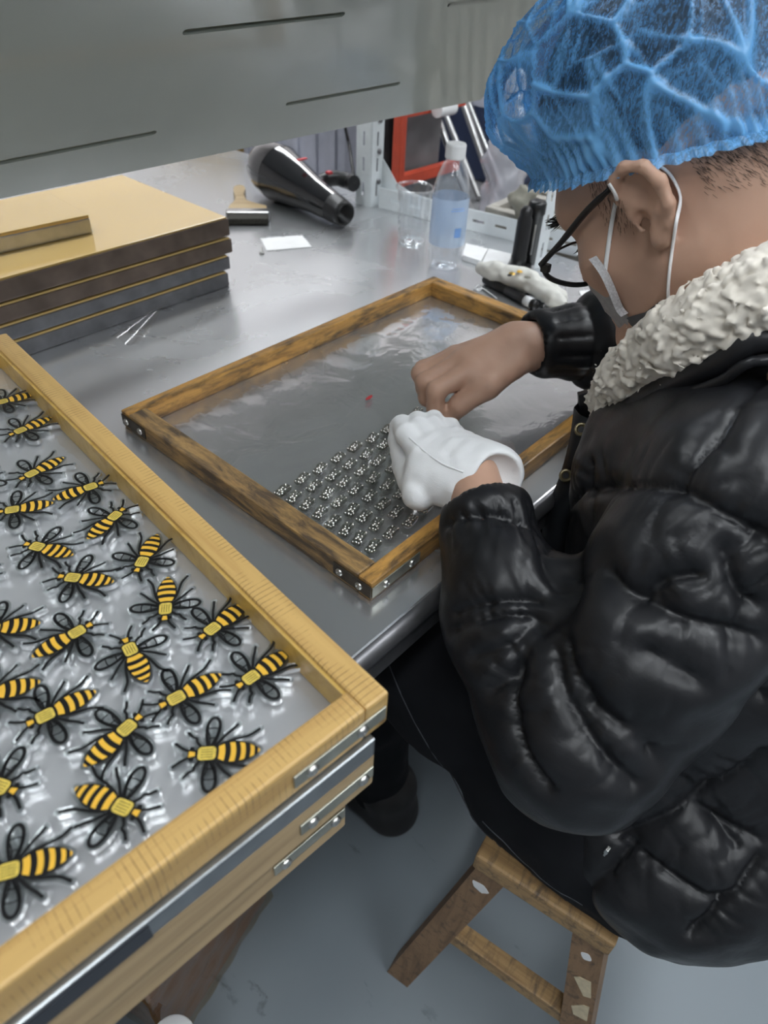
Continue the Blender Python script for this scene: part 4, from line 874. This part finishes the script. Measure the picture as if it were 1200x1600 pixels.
SEAM = [  # stitched seams: sharp grooves between puffed panels
 [(0.1569, -0.1539, 0.9759), (0.1745, -0.1589, 1.0018), (0.2082, -0.1613, 1.0224), (0.2880, -0.1583, 1.0267)],
 [(0.2434, -0.0580, 0.8643), (0.2259, -0.0839, 0.8974), (0.1790, -0.1167, 0.9431), (0.1565, -0.1541, 0.9756), (0.1485, -0.1783, 0.9803), (0.1456, -0.2078, 0.9798), (0.1479, -0.2267, 0.9760)],
 [(0.0516, -0.1833, 0.8420), (0.0555, -0.2115, 0.8362), (0.0655, -0.2369, 0.8197), (0.1580, -0.2633, 0.6850), (0.1657, -0.2864, 0.6860), (0.1778, -0.3004, 0.7127), (0.1868, -0.3058, 0.7432)],
 [(0.1192, -0.2357, 0.6026), (0.1320, -0.2545, 0.6291), (0.1562, -0.2771, 0.6666), (0.1657, -0.2864, 0.6860)],
 [(0.1191, -0.2524, 0.6090), (0.1013, -0.2461, 0.5722), (0.0992, -0.2390, 0.4962)], [(0.1562, -0.2855, 0.6622), (0.1650, -0.3136, 0.6579), (0.1788, -0.3435, 0.6511)],
 [(0.1158, -0.2660, 0.6069), (0.1178, -0.2966, 0.6074), (0.1324, -0.3425, 0.6045), (0.1720, -0.3508, 0.6384)], [(0.1316, -0.3433, 0.6031), (0.1148, -0.3400, 0.5825), (0.1033, -0.3356, 0.5631)],
 [(0.1180, 0.0120, 0.8587), (0.1242, -0.0175, 0.8867), (0.1418, -0.0417, 0.8906), (0.1573, -0.0595, 0.8831)],
 [(0.0691, -0.0411, 0.8182), (0.0708, -0.0604, 0.8467), (0.0803, -0.0802, 0.8616), (0.0998, -0.1053, 0.8700)],
 [(0.2598, -0.0477, 0.8870), (0.2496, -0.0524, 0.8639), (0.2735, -0.0376, 0.8072), (0.1561, -0.0866, 0.8727)]]
FOLD = [  # loose folds and hollows
 [(0.1135, -0.1452, 0.9121), (0.1026, -0.1694, 0.9130), (0.1037, -0.2080, 0.9153), (0.1144, -0.2334, 0.9137), (0.1341, -0.2584, 0.9051)],
 [(0.1391, -0.1064, 0.8791), (0.1094, -0.1227, 0.8794), (0.0821, -0.1217, 0.8592), (0.0516, -0.1181, 0.8276), (0.0333, -0.1312, 0.8079), (0.0158, -0.1533, 0.7893), (0.0101, -0.1857, 0.7749)],
 [(0.1039, -0.1756, 0.9167), (0.1126, -0.1816, 0.9311), (0.1208, -0.2021, 0.9431)], [(0.0763, -0.1420, 0.8620), (0.0628, -0.1585, 0.8544), (0.0536, -0.1841, 0.8448)],
 [(0.1851, -0.0568, 0.8709), (0.1333, -0.0920, 0.8770), (0.1163, -0.1101, 0.8752)], [(0.0496, -0.0813, 0.8083), (0.0589, -0.1050, 0.8376), (0.0835, -0.1147, 0.8600)], [(0.0398, -0.1065, 0.7980), (0.0501, -0.1194, 0.8260)],
 [(0.0712, -0.1357, 0.8534), (0.0486, -0.1643, 0.8381), (0.0397, -0.2069, 0.8182), (0.0512, -0.2395, 0.7930)], [(0.0846, -0.1985, 0.8891), (0.0935, -0.2308, 0.8808), (0.1913, -0.2759, 0.8040)],
 [(0.1342, -0.2078, 0.9621), (0.1288, -0.2314, 0.9398), (0.1359, -0.2496, 0.9289)], [(0.0631, -0.0474, 0.8054), (0.0654, -0.0800, 0.8470), (0.0841, -0.1080, 0.8617)], [(0.1606, -0.3032, 0.6584), (0.1634, -0.3311, 0.6444)]]
for L in SEAM:
    q = [tuple(p) for p in smooth_pts(L, 3)]; J.line(q, .0085, .020); J.line(q, .0040, .0045)
for L in FOLD: J.line([tuple(p) for p in smooth_pts(L, 3)], .0115, .0125)
random.seed(21)
for z in (.60, .73, .86):                                             # quilting rows across the back
    q = on_solid(J, np.array([(x, -.7, z+.012*math.sin(x*14)) for x in np.linspace(.24, .56, 16)]), (0, 1, 0)); SEAM.append([tuple(p) for p in q]); J.line(SEAM[-1], .0085, .020); J.line(SEAM[-1], .0040, .0045)
def grad(p, e=.002): n = np.array([float(J.base(np.array([p+v*e], np.float32))[0]-J.base(np.array([p-v*e], np.float32))[0]) for v in np.eye(3)]); return n/np.linalg.norm(n)
for L in SEAM+FOLD:                                                   # short gathers running off the seams and folds
    q = [np.array(p) for p in smooth_pts(L, 6)]
    for i in range(1, len(q)-1):
        if np.linalg.norm(q[i+1]-q[i-1]) < 1e-4 or random.random() < .35: continue
        t = (q[i+1]-q[i-1])/np.linalg.norm(q[i+1]-q[i-1]); b = np.cross(grad(q[i]), t); b = b*random.choice((-1, 1))+t*random.uniform(-.5, .5)
        J.line([q[i], q[i]+b*random.uniform(.012, .022), q[i]+b*random.uniform(.026, .04)+t*random.uniform(-.008, .008)], random.uniform(.001, .0027), random.uniform(.0035, .006))
for k in range(11):                                                   # gathers at the near cuff
    a = -1.3+k*.42; c0 = np.array((.149, -.027, .845)); ax_ = np.array((.5, .73, .47)); ax_ /= np.linalg.norm(ax_); e1 = np.cross(ax_, (0, 0, 1)); e1 /= np.linalg.norm(e1); e2 = np.cross(e1, ax_); d = e1*math.cos(a)+e2*math.sin(a)
    J.line([c0-ax_*.012+d*.054, c0+ax_*.022+d*.046], .005, .0042)
    c0 = np.array((.49, .1, .873)); ax_ = np.array((-.79, .6, 0)); e1 = np.array((.6, .79, 0)); e2 = np.array((0, 0, 1.)); d = e1*math.cos(a*1.2)+e2*math.sin(a*1.2)
    J.line([c0-ax_*.02+d*.052, c0+ax_*.03+d*.043], .004, .004)
for t in (0, .33, .66, 1):                                           # quilting rings on the far sleeve and round the body
    c0 = np.array((.64, -.02, .87))*(1-t)+np.array((.5, .095, .873))*t; r = .076*(1-t)+.052*t; e1 = np.array((.6, .79, 0)); e2 = np.array((0, 0, 1.))
    J.line([c0+(e1*math.cos(a)+e2*math.sin(a))*r for a in np.linspace(0, 2*math.pi, 17)], .008, .009)
J.noise = [(.0065, (13, 13, 15), 11), (.0028, (32, 32, 38), 12)]
JB = jacket_base()
V, Q = surface(JB, (-.06, -.49, .38), (.77, .2, 1.1), .0034)
def displaced(P):
    """puffs, seams and folds push the smooth shell in and out along its own normal"""
    P = np.asarray(P, np.float32); e = .003
    N = np.stack([JB.base(P+np.float32(e)*v)-JB.base(P-np.float32(e)*v) for v in np.eye(3, dtype=np.float32)], 1); N /= np.linalg.norm(N, axis=1)[:, None]+1e-9
    return P-N*J.detail(P, np.zeros(len(P), np.float32))[:, None], N
V, _ = displaced(V)
jk = put('jacket', V, Q, MT['leather'])
# stitching along the visible seams
for L in (SEAM[0],):
    q_, n_ = displaced(np.array([tuple(p) for p in smooth_pts(L, 8)])); out = [Vector(p) for p in q_+n_*.0004]
    putmb('seam_thread', MB().tube(out, .0006, 5), MT['thread'], jk)
# sherpa collar
s = Solid()
CP = [(0.3520, -0.0205, 0.9008), (0.3350, -0.0418, 0.9488), (0.3180, -0.0672, 0.9876), (0.3050, -0.0921, 1.0194), (0.2980, -0.1136, 1.0436), (0.3000, -0.1379, 1.0701)]
CP += [(.335, -.215, 1.062), (.39, -.235, 1.068), (.45, -.21, 1.05), (.475, -.14, 1.015), (.455, -.07, .96), (.415, -.02, .915)]
CR_ = [.018, .024, .027, .028, .029, .03, .031, .031, .03, .03, .028, .02]
s.chain([tuple(p) for p in CP], CR_, .02); s.noise = [(.003, (40, 40, 40), 21), (.002, (260, 260, 260), 24)]; s.curls = [(.0085, (135, 135, 135), 22)]
V, Q = surface(s, np.min(np.array(CP), 0)-.05, np.max(np.array(CP), 0)+.05, .0021); put('fleece_collar', V, Q, MT['fleece'], jk)
m = MB(); pts = smooth_pts([Vector(p)+Vector(q) for p, q in zip(CP[:9], [(-.012, -.012, -.016)]+[(-.022, -.018, -.021)]*5+[(-.015, -.02, -.02)]*3)], 5); m.tube(pts, [.007]+[.0115]*(len(pts)-2)+[.009], 10); putmb('collar_edge', m, MT['leather'], jk)
m = MB(); m.tube([p+Vector((-.0105, -.006, -.012)) for p in pts], .0045, 8); putmb('collar_piping', m, MT['leather'], jk)
# front placket with its turned up collar point and snap studs
pk = [(0.3600, 0.0050, 0.8762), (0.3450, -0.0057, 0.8464), (0.3350, -0.0097, 0.8050), (0.3300, -0.0065, 0.7536), (0.3300, -0.0092, 0.7037)]
pl_ = smooth_pts(pk, 5); m = MB(); g = []
for i, p in enumerate(pl_):
    w = .02+.006*math.sin(i*.9); g.append([p+Vector((.02, .012, .004)), p+Vector((-.004, .010, 0)), p+Vector((-.012, -.002, 0)), p+Vector((-.006, -.02, -.004)), p+Vector((.015, -.035, -.008)), p+Vector((.04, -.04, -.01))])
putmb('front_placket', m.grid(g), MT['leather'], jk)
m = MB(); A_ = [(0.3600, 0.0148, 0.8897), (0.3520, -0.0110, 0.9136), (0.3500, -0.0249, 0.8943), (0.3560, -0.0042, 0.8590), (0.3600, 0.0083, 0.8706)]; A_ = [Vector(p) for p in A_]; m.add(A_+[p+Vector((.008, .006, -.002)) for p in A_], [(0, 1, 2, 3, 4), (9, 8, 7, 6, 5)]+[(i, (i+1) % 5, 5+(i+1) % 5, 5+i) for i in range(5)], False); putmb('collar_point', m, MT['leather'], jk)
for q in ((0.3350, -0.0081, 0.8684), (0.3180, -0.0118, 0.8174)):
    nz = Vector((-.68, -.45, .58)); m = MB(); m.lathe([(.0034, .0008), (.0042, .003), (.0066, .004), (.0075, .0026), (.0075, 0)], 18, along(Vector(q), Vector(q)+nz)); putmb('snap_stud', m, MT['brass'], jk)
    m = MB(); m.lathe([(0, .001), (.0036, .001)], 12, along(Vector(q), Vector(q)+nz)); putmb('snap_socket', m, MT['black'], jk)
# zip pull at the pocket
q_, n_ = displaced(np.array([(0.1099, -0.2369, 0.5861)])); zp = Vector((q_+n_*.004)[0]); m = MB(); m.box((-.003, -.002, -.004), (.003, .002, .004), .001); m.box((-.0015, -.001, -.022), (.0015, .001, -.004), 0); m.v = [tuple(Vector(v)+zp) for v in m.v]; putmb('zip_pull', m, MT['screw'], jk)
# black knit inside the far cuff
m = MB(); c0 = np.array((.462, .122, .873)); M = along(c0+np.array((.02, -.016, 0)), c0+np.array((-.79, .6, 0))); m.lathe([(.034, 0), (.0345, .02), (.035, .036), (.033, .037), (.031, .02)], 28, M, True, lambda a, z: 1+.015*math.cos(24*a)); putmb('knit_cuff', m, MT['black'], jk)
# ---------------------------------------------------------------- trousers and shoes
s = Solid()
s.chain([(.235, -.3, .535), (.205, -.17, .535), (.18, .0, .565), (.19, .2, .585)], [.105, .1, .085, .068], .03)
s.chain([(.43, -.27, .535), (.45, -.1, .545), (.47, .2, .585)], [.1, .09, .068], .03); s.ell((.34, -.29, .53), (.17, .1, .08), .05); s.cone((.17, -.27, .497), (.165, -.13, .497), .072, .07, .04)
s.chain([(.19, .2, .585), (.205, .16, .32), (.215, .125, .1)], [.066, .058, .05], .02); s.chain([(.47, .2, .585), (.48, .16, .32), (.48, .13, .1)], [.066, .058, .05], .02)
s.noise = [(.006, (18, 18, 12), 31), (.002, (60, 60, 40), 32)]
for z in (.13, .17, .22): s.line([(.21+.06*math.cos(a), .135+.06*math.sin(a), z+.01*math.sin(a*2)) for a in np.linspace(0, 6.3, 13)], .006, .008)
s.line([tuple(p) for p in ((0.1300, -0.1038, 0.3635), (0.1300, -0.1194, 0.4021), (0.1300, -0.1511, 0.3884))], .004, .004)
V, Q = surface(s, (.05, -.45, .04), (.62, .32, .72), .006); V[:, 2] = np.where((V[:, 1] < -.1) & (V[:, 1] > -.3) & (V[:, 0] > .075) & (V[:, 0] < .42), np.maximum(V[:, 2], .4505), V[:, 2])
trs = put('trousers', V, Q, MT['denim'])
for L in ([(0.1400, 0.0830, 0.5983), (0.1300, 0.0312, 0.5511), (0.1200, -0.0438, 0.4932), (0.1200, -0.0938, 0.4521), (0.1100, -0.1535, 0.4450), (0.1100, -0.2208, 0.4540)], [(0.1100, -0.1234, 0.3875), (0.1100, -0.1196, 0.4212), (0.1100, -0.1255, 0.4474), (0.1100, -0.1373, 0.4486), (0.1100, -0.1451, 0.4315)], [(0.1300, -0.0813, 0.4658), (0.1200, -0.1145, 0.4700), (0.1200, -0.1634, 0.4522), (0.1100, -0.2311, 0.4779)]):
    q = on_solid(s, np.array([tuple(p) for p in smooth_pts(L, 5)])+np.array((-.06, -.05, .06)), (.6, .5, -.6)); q = q[np.abs(s(q)) < .003]; putmb('stitched_seam', MB().tube([Vector(p) for p in q], .0009, 5), MT['thread'], trs)
for g in (.215, .48):
    s = Solid(); s.chain([(g, .1, .05), (g, .16, .045), (g+.01, .235, .036)], [.042, .043, .036], .02); s.cone((g, .105, .05), (g, .115, .11), .046, .052, .02)
    V, Q = surface(s, (g-.08, .02, -.01), (g+.09, .3, .19), .005); V[:, 2] = np.maximum(V[:, 2], .002); put('shoe', V, Q, MT['sole'])
# ---------------------------------------------------------------- white glove on the near hand
s = Solid()
for a, b, ra, rb in (((0.1957, 0.0219, 0.8620), (0.1917, 0.0829, 0.8570), .029, .023), ((0.1818, 0.0335, 0.8520), (0.1711, 0.0734, 0.8470), .025, .02), ((0.2099, 0.0149, 0.8660), (0.2207, 0.0727, 0.8620), .026, .02)): s.cone(a, b, ra, rb, .02)
FG = [([(0.1792, 0.0766, 0.8620), (0.1982, 0.1201, 0.8640), (0.2231, 0.1478, 0.8520), (0.2451, 0.1535, 0.8320)], [.014, .0118, .0108, .0095]), ([(0.1969, 0.0779, 0.8650), (0.2180, 0.1208, 0.8640), (0.2441, 0.1421, 0.8500), (0.2631, 0.1473, 0.8300)], [.0135, .0118, .011, .0098]), ([(0.2130, 0.0757, 0.8660), (0.2293, 0.1097, 0.8640), (0.2565, 0.1300, 0.8500), (0.2769, 0.1337, 0.8300)], [.0135, .0118, .011, .0098]), ([(0.2234, 0.0686, 0.8660), (0.2379, 0.0960, 0.8600), (0.2643, 0.1129, 0.8460), (0.2814, 0.1148, 0.8300)], [.0135, .0115, .011, .0095])]
for p, r in FG: s.cone(p[0], p[1], r[0], r[1], .004); s.chain(p[1:], r[1:], .004)
s.chain([(0.1595, 0.0688, 0.8380), (0.1903, 0.1125, 0.8320), (0.2122, 0.1420, 0.8380), (0.2233, 0.1531, 0.8460)], [.018, .0140, .0115, .0095], .004)
for a, b in (((646,690), (690,728)), ((690,728), (722,742))): pass
s.noise = [(.0012, (110, 110, 60), 41)]
s.ell((0.1908, -0.0040, 0.8760), (.0265, .0265, .0265), .004, None, True)
lo = np.array((.08, -.03, .78)); hi = np.array((.32, .2, .93))
V, Q = surface(s, lo, hi, .0024); gl = put('cotton_glove', V, Q, MT['glovecloth'])
vd = lambda p: np.array(p)-np.array((-.282, -.254, 1.28))
st = [on_solid(s, np.array((-.282, -.254, 1.28))+vd(p)*.85, vd(p)) for p in ((0.1897, 0.1099, 0.8700), (0.1826, 0.0853, 0.8700), (0.1786, 0.0591, 0.8700), (0.1823, 0.0350, 0.8700))]
putmb('glove_seam', MB().tube([Vector(p) for p in smooth_pts(st, 5)], .0011, 6), MT['glovecloth'], gl)
# ---------------------------------------------------------------- hair, brows
s = Solid(); s.ell(H(0, -.008, .078), (.083, .113, .103), .02, HB); s.ell(H(0, 0, .047)-(HU-HF*.42)/math.hypot(1, .42), (1, 1, 1), .004, None, True)
s.noise = [(.0016, (150, 150, 60), 51)]
V, Q = surface(s, (.28, -.19, 1.02), (.49, .14, 1.29), .0038); put('hair', V, Q, MT['hair'])
for g in (-1, 1):
    m = MB(); random.seed(9)
    for k in range(34):
        l = g*(.014+.042*random.random()); p = on_solid(BS, H(l, .2, .031+random.uniform(-.004, .004)), -HF); d = HL*g*.004+HF*.004+HU*random.uniform(-.002, .004); m.tube([p, p+d, p+d*1.7+HL*g*.002], [.0005, .0004, .0001], 4)
    putmb('eyebrow', m, MT['hair'])
    m = MB()
    for k in range(12):
        l = g*(.022+.002*k); p = on_solid(BS, H(l, .2, .0), -HF); m.tube([p, p+HF*.005-HU*.003, p+HF*.009-HU*.0035], [.0004, .0003, .0001], 4)
    putmb('eyelashes', m, MT['hair'])
# short cropped hair at the temples and the nape, strand by strand
for nm, n, f0_, f1_, h0_, h1_, sl in (('sideburn', 260, .012, .046, -.012, .045, (.2, -1)), ('nape_hair', 1500, -.105, -.04, -.03, .03, (-.5, -.8))):
    for g in (-1, 1):
        rs = np.random.RandomState(12); f = rs.uniform(f0_, f1_, n); h = rs.uniform(h0_, h1_, n); u = rs.uniform(0, 1, n)
        keep = (u > .8*(.03-h)/.04) if nm == 'sideburn' else (u > 1.3*(-(h-.012)/.045+(f+.07)/.05*.4))
        f, h = f[keep], h[keep]; P0_ = on_solid(BS, H(.14*g, 0, 0)+HF*f[:, None]+HU*h[:, None], -HL*g, 30); m = MB()
        for p in P0_:
            L_ = rs.uniform(.003, .0065); d = HF*(sl[0]+rs.uniform(-.25, .25))+HU*sl[1]; d /= np.linalg.norm(d)
            m.tube([p, p+d*L_*.5+HL*g*.0006, p+d*L_+HL*g*.0004], [.00015, .00013, .00007], 3, False)
        o = putmb(nm, m, MT['hair']); o['kind'] = 'stuff'
rs = np.random.RandomState(14); l, h = rs.uniform(-.062, .062, 900), rs.uniform(-.03, .03, 900); k = rs.uniform(0, 1, 900) > 1.2*(.0-h)/.03
P0_ = on_solid(BS, H(0, -.2, 0)+HL*l[k][:, None]+HU*h[k][:, None], HF, 40); m = MB()
for p in P0_:
    L_ = rs.uniform(.003, .0065); d = -HF*.3-HU+HL*rs.uniform(-.25, .25); d /= np.linalg.norm(d); m.tube([p, p+d*L_*.5-HF*.0006, p+d*L_-HF*.0004], [.00015, .00013, .00007], 3, False)
o = putmb('nape_hair', m, MT['hair']); o['kind'] = 'stuff'
# ---------------------------------------------------------------- blue hair cover
def cap_pt(a, t):
    """a: 0 front, pi/2 left; t: 0 crown .. 1 rim"""
    ca, sa = math.cos(a), math.sin(a)
    rimh = .052+.028*ca-.012*(1-ca)*.9; rim = np.array((sa*.0865, ca*(.116 if ca > 0 else .125)-.004, rimh))
    top = .2; g = math.sin(min(1, t*1.02)*math.pi*.62)/math.sin(math.pi*.5); g = min(g, 1.0)
    u = math.sin(t*math.pi*.5)**.62; bul = 1+(.14+.16*max(0, ca))*math.sin(math.pi*min(1, t)**1.9)
    x = rim*np.array((1, 1, 0))*u*bul; hgt = rimh+(top-rimh)*math.cos(t*math.pi*.5)**.75
    return x, hgt
NA, NTT = 400, 130; rng = np.random.RandomState(4); L3 = []; CRS = []
ph = np.array([[cap_pt(2*math.pi*i/NA, j/NTT) for j in range(NTT+1)] for i in range(NA+1)], dtype=object)
P = np.zeros((NA+1, NTT+1, 3))
for i in range(NA+1):
    for j in range(NTT+1):
        x, hgt = ph[i, j]; P[i, j] = (x[0], x[1]+.006, hgt)
flat = P.reshape(-1, 3)
def ridge(q, sc, seed, p=.5): return 1-np.abs(vnoise(q*np.array(sc), seed))
wq = flat+.02*np.stack([vnoise(flat*18, 61), vnoise(flat*18, 62), vnoise(flat*18, 63)], 1)
def cells(q, n, w, seed, sc):
    r = np.random.RandomState(seed); sel = q[r.choice(len(q), n)]*sc; Qs = q*sc; d1 = np.full(len(q), 9.); d2 = np.full(len(q), 9.)
    for p in sel:
        d = np.linalg.norm(Qs-p, axis=1); d2 = np.minimum(d2, np.maximum(d1, d)); d1 = np.minimum(d1, d)
    return np.exp(-((d2-d1)/w)**1.4)
wv = 1+.9*vnoise(flat*25, 77)
r1 = cells(wq, 68, .0034, 3, np.array((1, 1, .75)))*np.clip(wv, .1, 1.6); r2 = cells(wq, 170, .0020, 8, np.array((1, 1, .7)))*np.clip(.55+.9*vnoise(flat*30, 78), 0, 1)
tt = np.tile(np.linspace(0, 1, NTT+1), NA+1); aa = np.repeat(np.linspace(0, 2*math.pi, NA+1), NTT+1)
ruf = np.clip((tt-.90)/.10, 0, 1)*np.abs(np.sin(aa*34+2.5*np.sin(aa*5)))**2
nrm = flat-np.array((0, 0, .07)); nrm /= np.linalg.norm(nrm, axis=1)[:, None]
flat = flat+nrm*(.0045*vnoise(wq*np.array((26, 22, 18)), 66)+.0035*r1+.0018*r2+.004*ruf)[:, None]
lowband = np.clip((tt-.80)/.08, 0, 1)
crease = np.clip(.85*r1+.6*r2+.5*lowband*(np.where(np.cos(aa) > -.1, 1, .4))+.22*ruf, 0, 1)
Wp = np.array([H(*q) for q in flat])
ids = np.arange(len(flat)).reshape(NA+1, NTT+1)
F = [(ids[i, j], ids[i, j+1], ids[i+1, j+1], ids[i+1, j]) for i in range(NA) for j in range(NTT)]
cap_o = put('hair_cover', Wp, F, MT['net'])
at = cap_o.data.attributes.new('crease', 'FLOAT', 'POINT'); at.data.foreach_set('value', crease.astype(np.float32))
rimp = [Vector(Wp[ids[i, NTT]]) for i in range(NA+1)]
m = MB(); g = []
for i in range(NA+1):
    p = rimp[i]; fl = abs(math.sin(i*2*math.pi/NA*40+1.3*math.sin(i*.3))); o = Vector(HL*math.sin(i*2*math.pi/NA)+HF*math.cos(i*2*math.pi/NA)); g.append([p, p+o*(.001+.003*fl)-Vector(HU)*.003, p+o*(.002+.0055*fl)-Vector(HU)*(.0075+.002*fl)])
fr_ = putmb('frill', m.grid(g), MT['net'], cap_o); at = fr_.data.attributes.new('crease', 'FLOAT', 'POINT'); at.data.foreach_set('value', np.full(len(fr_.data.vertices), .55, np.float32))
# ---------------------------------------------------------------- glasses
gls = bpy.data.objects.new('glasses', None); COL.objects.link(gls); gls.parent = PE
hg = Vector((0.3180, 0.0670, 1.0298))
for sgn in (0, 1):
    mx = (lambda v: Vector((.77-v[0], v[1], v[2]))) if sgn else Vector
    tpts = [mx(p) for p in (hg, (0.3140, 0.0477, 1.0590), (0.3090, 0.0295, 1.0887), (0.3050, 0.0120, 1.1112), (0.3060, 0.0083, 1.1169))]; m = MB(); m.tube(smooth_pts(tpts, 5), [.0042]*6+[.0046]*8+[.0036]*7, 10, True, .6); putmb('temple_arm', m, MT['black'], gls)
    c1 = [hg, Vector((0.3270, 0.0624, 1.0168)), Vector((0.3420, 0.0537, 1.0089)), Vector((0.3580, 0.0427, 1.0058)), Vector((0.3720, 0.0334, 1.0093)), Vector((0.3760, 0.0358, 1.0206)), Vector((0.3740, 0.0465, 1.0327)), Vector((0.3680, 0.0575, 1.0412)), Vector((0.3520, 0.0623, 1.0406)), Vector((0.3320, 0.0657, 1.0365)), hg]
    rim = [mx(p) for p in smooth_pts(c1, 4)]
    rr = [.0026 if i < 22 else .0012 for i in range(len(rim))]
    putmb('rim', MB().tube(rim, rr, 8, True), MT['black'], gls); cen = sum(rim[:-1], Vector())/len(rim[:-1]); m = MB(); n = len(rim)-1
    m.add(rim[:-1]+[cen], [(i, (i+1) % n, n) for i in range(n)]); putmb('lens', m, MT['lens'], gls)
m = MB(); m.tube([Vector((0.3740, 0.0465, 1.0327)), (.385, .052, 1.03), Vector((.77-.374,)+tuple((0.3740, 0.0465, 1.0327))[1:])], .0016, 6); putmb('bridge', m, MT['black'], gls)
m = MB(); m.box((-.003, -.004, -.004), (.004, .004, .004), .001); m.v = [tuple(Vector(v)+hg+Vector((.002, -.004, -.003))) for v in m.v]; putmb('hinge', m, MT['black'], gls)
# ---------------------------------------------------------------- face mask
e0 = [(0.3115, 0.0112, 1.0530), (0.3112, -0.0016, 1.0418), (0.3170, -0.0113, 1.0283), (0.3262, -0.0195, 1.0124), (0.3273, -0.0269, 1.0052)]; e0 = [Vector(p) for p in e0]
mid = [Vector(H(0, .120, -.014)), Vector(H(0, .128, -.035)), Vector(H(0, .122, -.062)), Vector(H(0, .114, -.090)), Vector(H(0, .104, -.118))]
g = []
for t in np.linspace(0, 1, 17):
    r = []
    for i in range(5):
        a = e0[i]; b = mid[i]; c = Vector((.77-a.x, a.y, a.z)); ctl = b*1.6-(a+c)*.3
        q = a*(1-t)**2+ctl*2*t*(1-t)+c*t*t; r.append(q)
    g.append(r)
g2 = []
for r in g:
    rr = []
    for p, q in zip(r[:-1], r[1:]):
        for k in range(3): rr.append(p*(1-k/3)+q*(k/3)+Vector(HF)*(.0016 if k == 1 else 0))
    g2.append(rr+[r[-1]])
mk = putmb('face_mask', MB().grid(g2), MT['mask'])
# folded lower half of the mask, hanging under the jaw
f0 = [(0.3281, -0.0254, 1.0044), (0.3189, -0.0434, 1.0185), (0.3131, -0.0555, 1.0349), (0.3141, -0.0709, 1.0397), (0.3183, -0.0778, 1.0309), (0.3255, -0.0687, 1.0136), (0.3292, -0.0515, 1.0007), (0.3285, -0.0332, 0.9994)]
f0 = [Vector(p) for p in f0]; m = MB(); cn = sum(f0, Vector())/8+Vector((-.006, -.004, .0)); m.add(f0+[cn], [(i, (i+1) % 8, 8) for i in range(8)], True)
f1 = [p+Vector((.004, .002, -.004)) for p in f0]; m.add(f0+f1, [(i, 8+i, 8+(i+1) % 8, (i+1) % 8) for i in range(8)], True); putmb('mask_fold', m, MT['maskdk'], mk)
ed = smooth_pts([(0.3118, 0.0114, 1.0557), (0.3106, -0.0024, 1.0468), (0.3155, -0.0123, 1.0321), (0.3250, -0.0202, 1.0142), (0.3253, -0.0265, 1.0101)], 4); m = MB(); ov = Vector(HL*.0080+HF*.0036)
g = [[p+Vector(HL*.0004), p+ov*.5+Vector(HL*(.0006+.0006*(i % 2))), p+ov] for i, p in enumerate(ed)]; putmb('mask_edge', m.grid(g, False), MT['maskedge'], mk)
tb_ = [(0.3134, -0.0617, 1.0369), (0.3139, -0.0718, 1.0407), (0.3185, -0.0784, 1.0305), (0.3204, -0.0711, 1.0239)]; m = MB(); m.add([Vector(p)+Vector((-.002, -.001, 0)) for p in tb_], [(0, 1, 2, 3)], False); putmb('mask_tab', m, MT['mask'], mk)
m = MB(); lp1 = [(0.3108, -0.0006, 1.0439), (0.3115, 0.0019, 1.0607), (0.3158, 0.0060, 1.0780), (0.3158, 0.0075, 1.0963), (0.2932, -0.0017, 1.1116), (0.2909, -0.0022, 1.1219)]; lp1[-1] = Vector(lp1[-2])+Vector(HU*.012+HL*.003); m.tube(smooth_pts(lp1, 6), .0021, 8, True, .55); putmb('ear_loop', m, MT['strap'], mk)
m = MB(); lp2 = [(0.3069, -0.0185, 1.1387), (0.3089, -0.0308, 1.1344), (0.3107, -0.0400, 1.1266), (0.3117, -0.0467, 1.1165), (0.2925, -0.0554, 1.1065), (0.3022, -0.0552, 1.0843), (0.3041, -0.0584, 1.0636), (0.3098, -0.0604, 1.0461), (0.3164, -0.0634, 1.0296)]; m.tube(smooth_pts(lp2, 6), .0022, 8, True, .55); putmb('ear_loop', m, MT['strap'], mk)
# frayed patches on the jeans
for q in ([(0.1300, -0.0993, 0.4897), (0.1250, -0.1209, 0.5151), (0.1200, -0.1389, 0.5379)], [(0.1400, -0.1824, 0.4093), (0.1400, -0.1933, 0.4129), (0.1400, -0.1991, 0.4190)]):
    putmb('frayed_patch', MB().tube(smooth_pts(q, 4), .0035, 6), MT['fray'], trs)
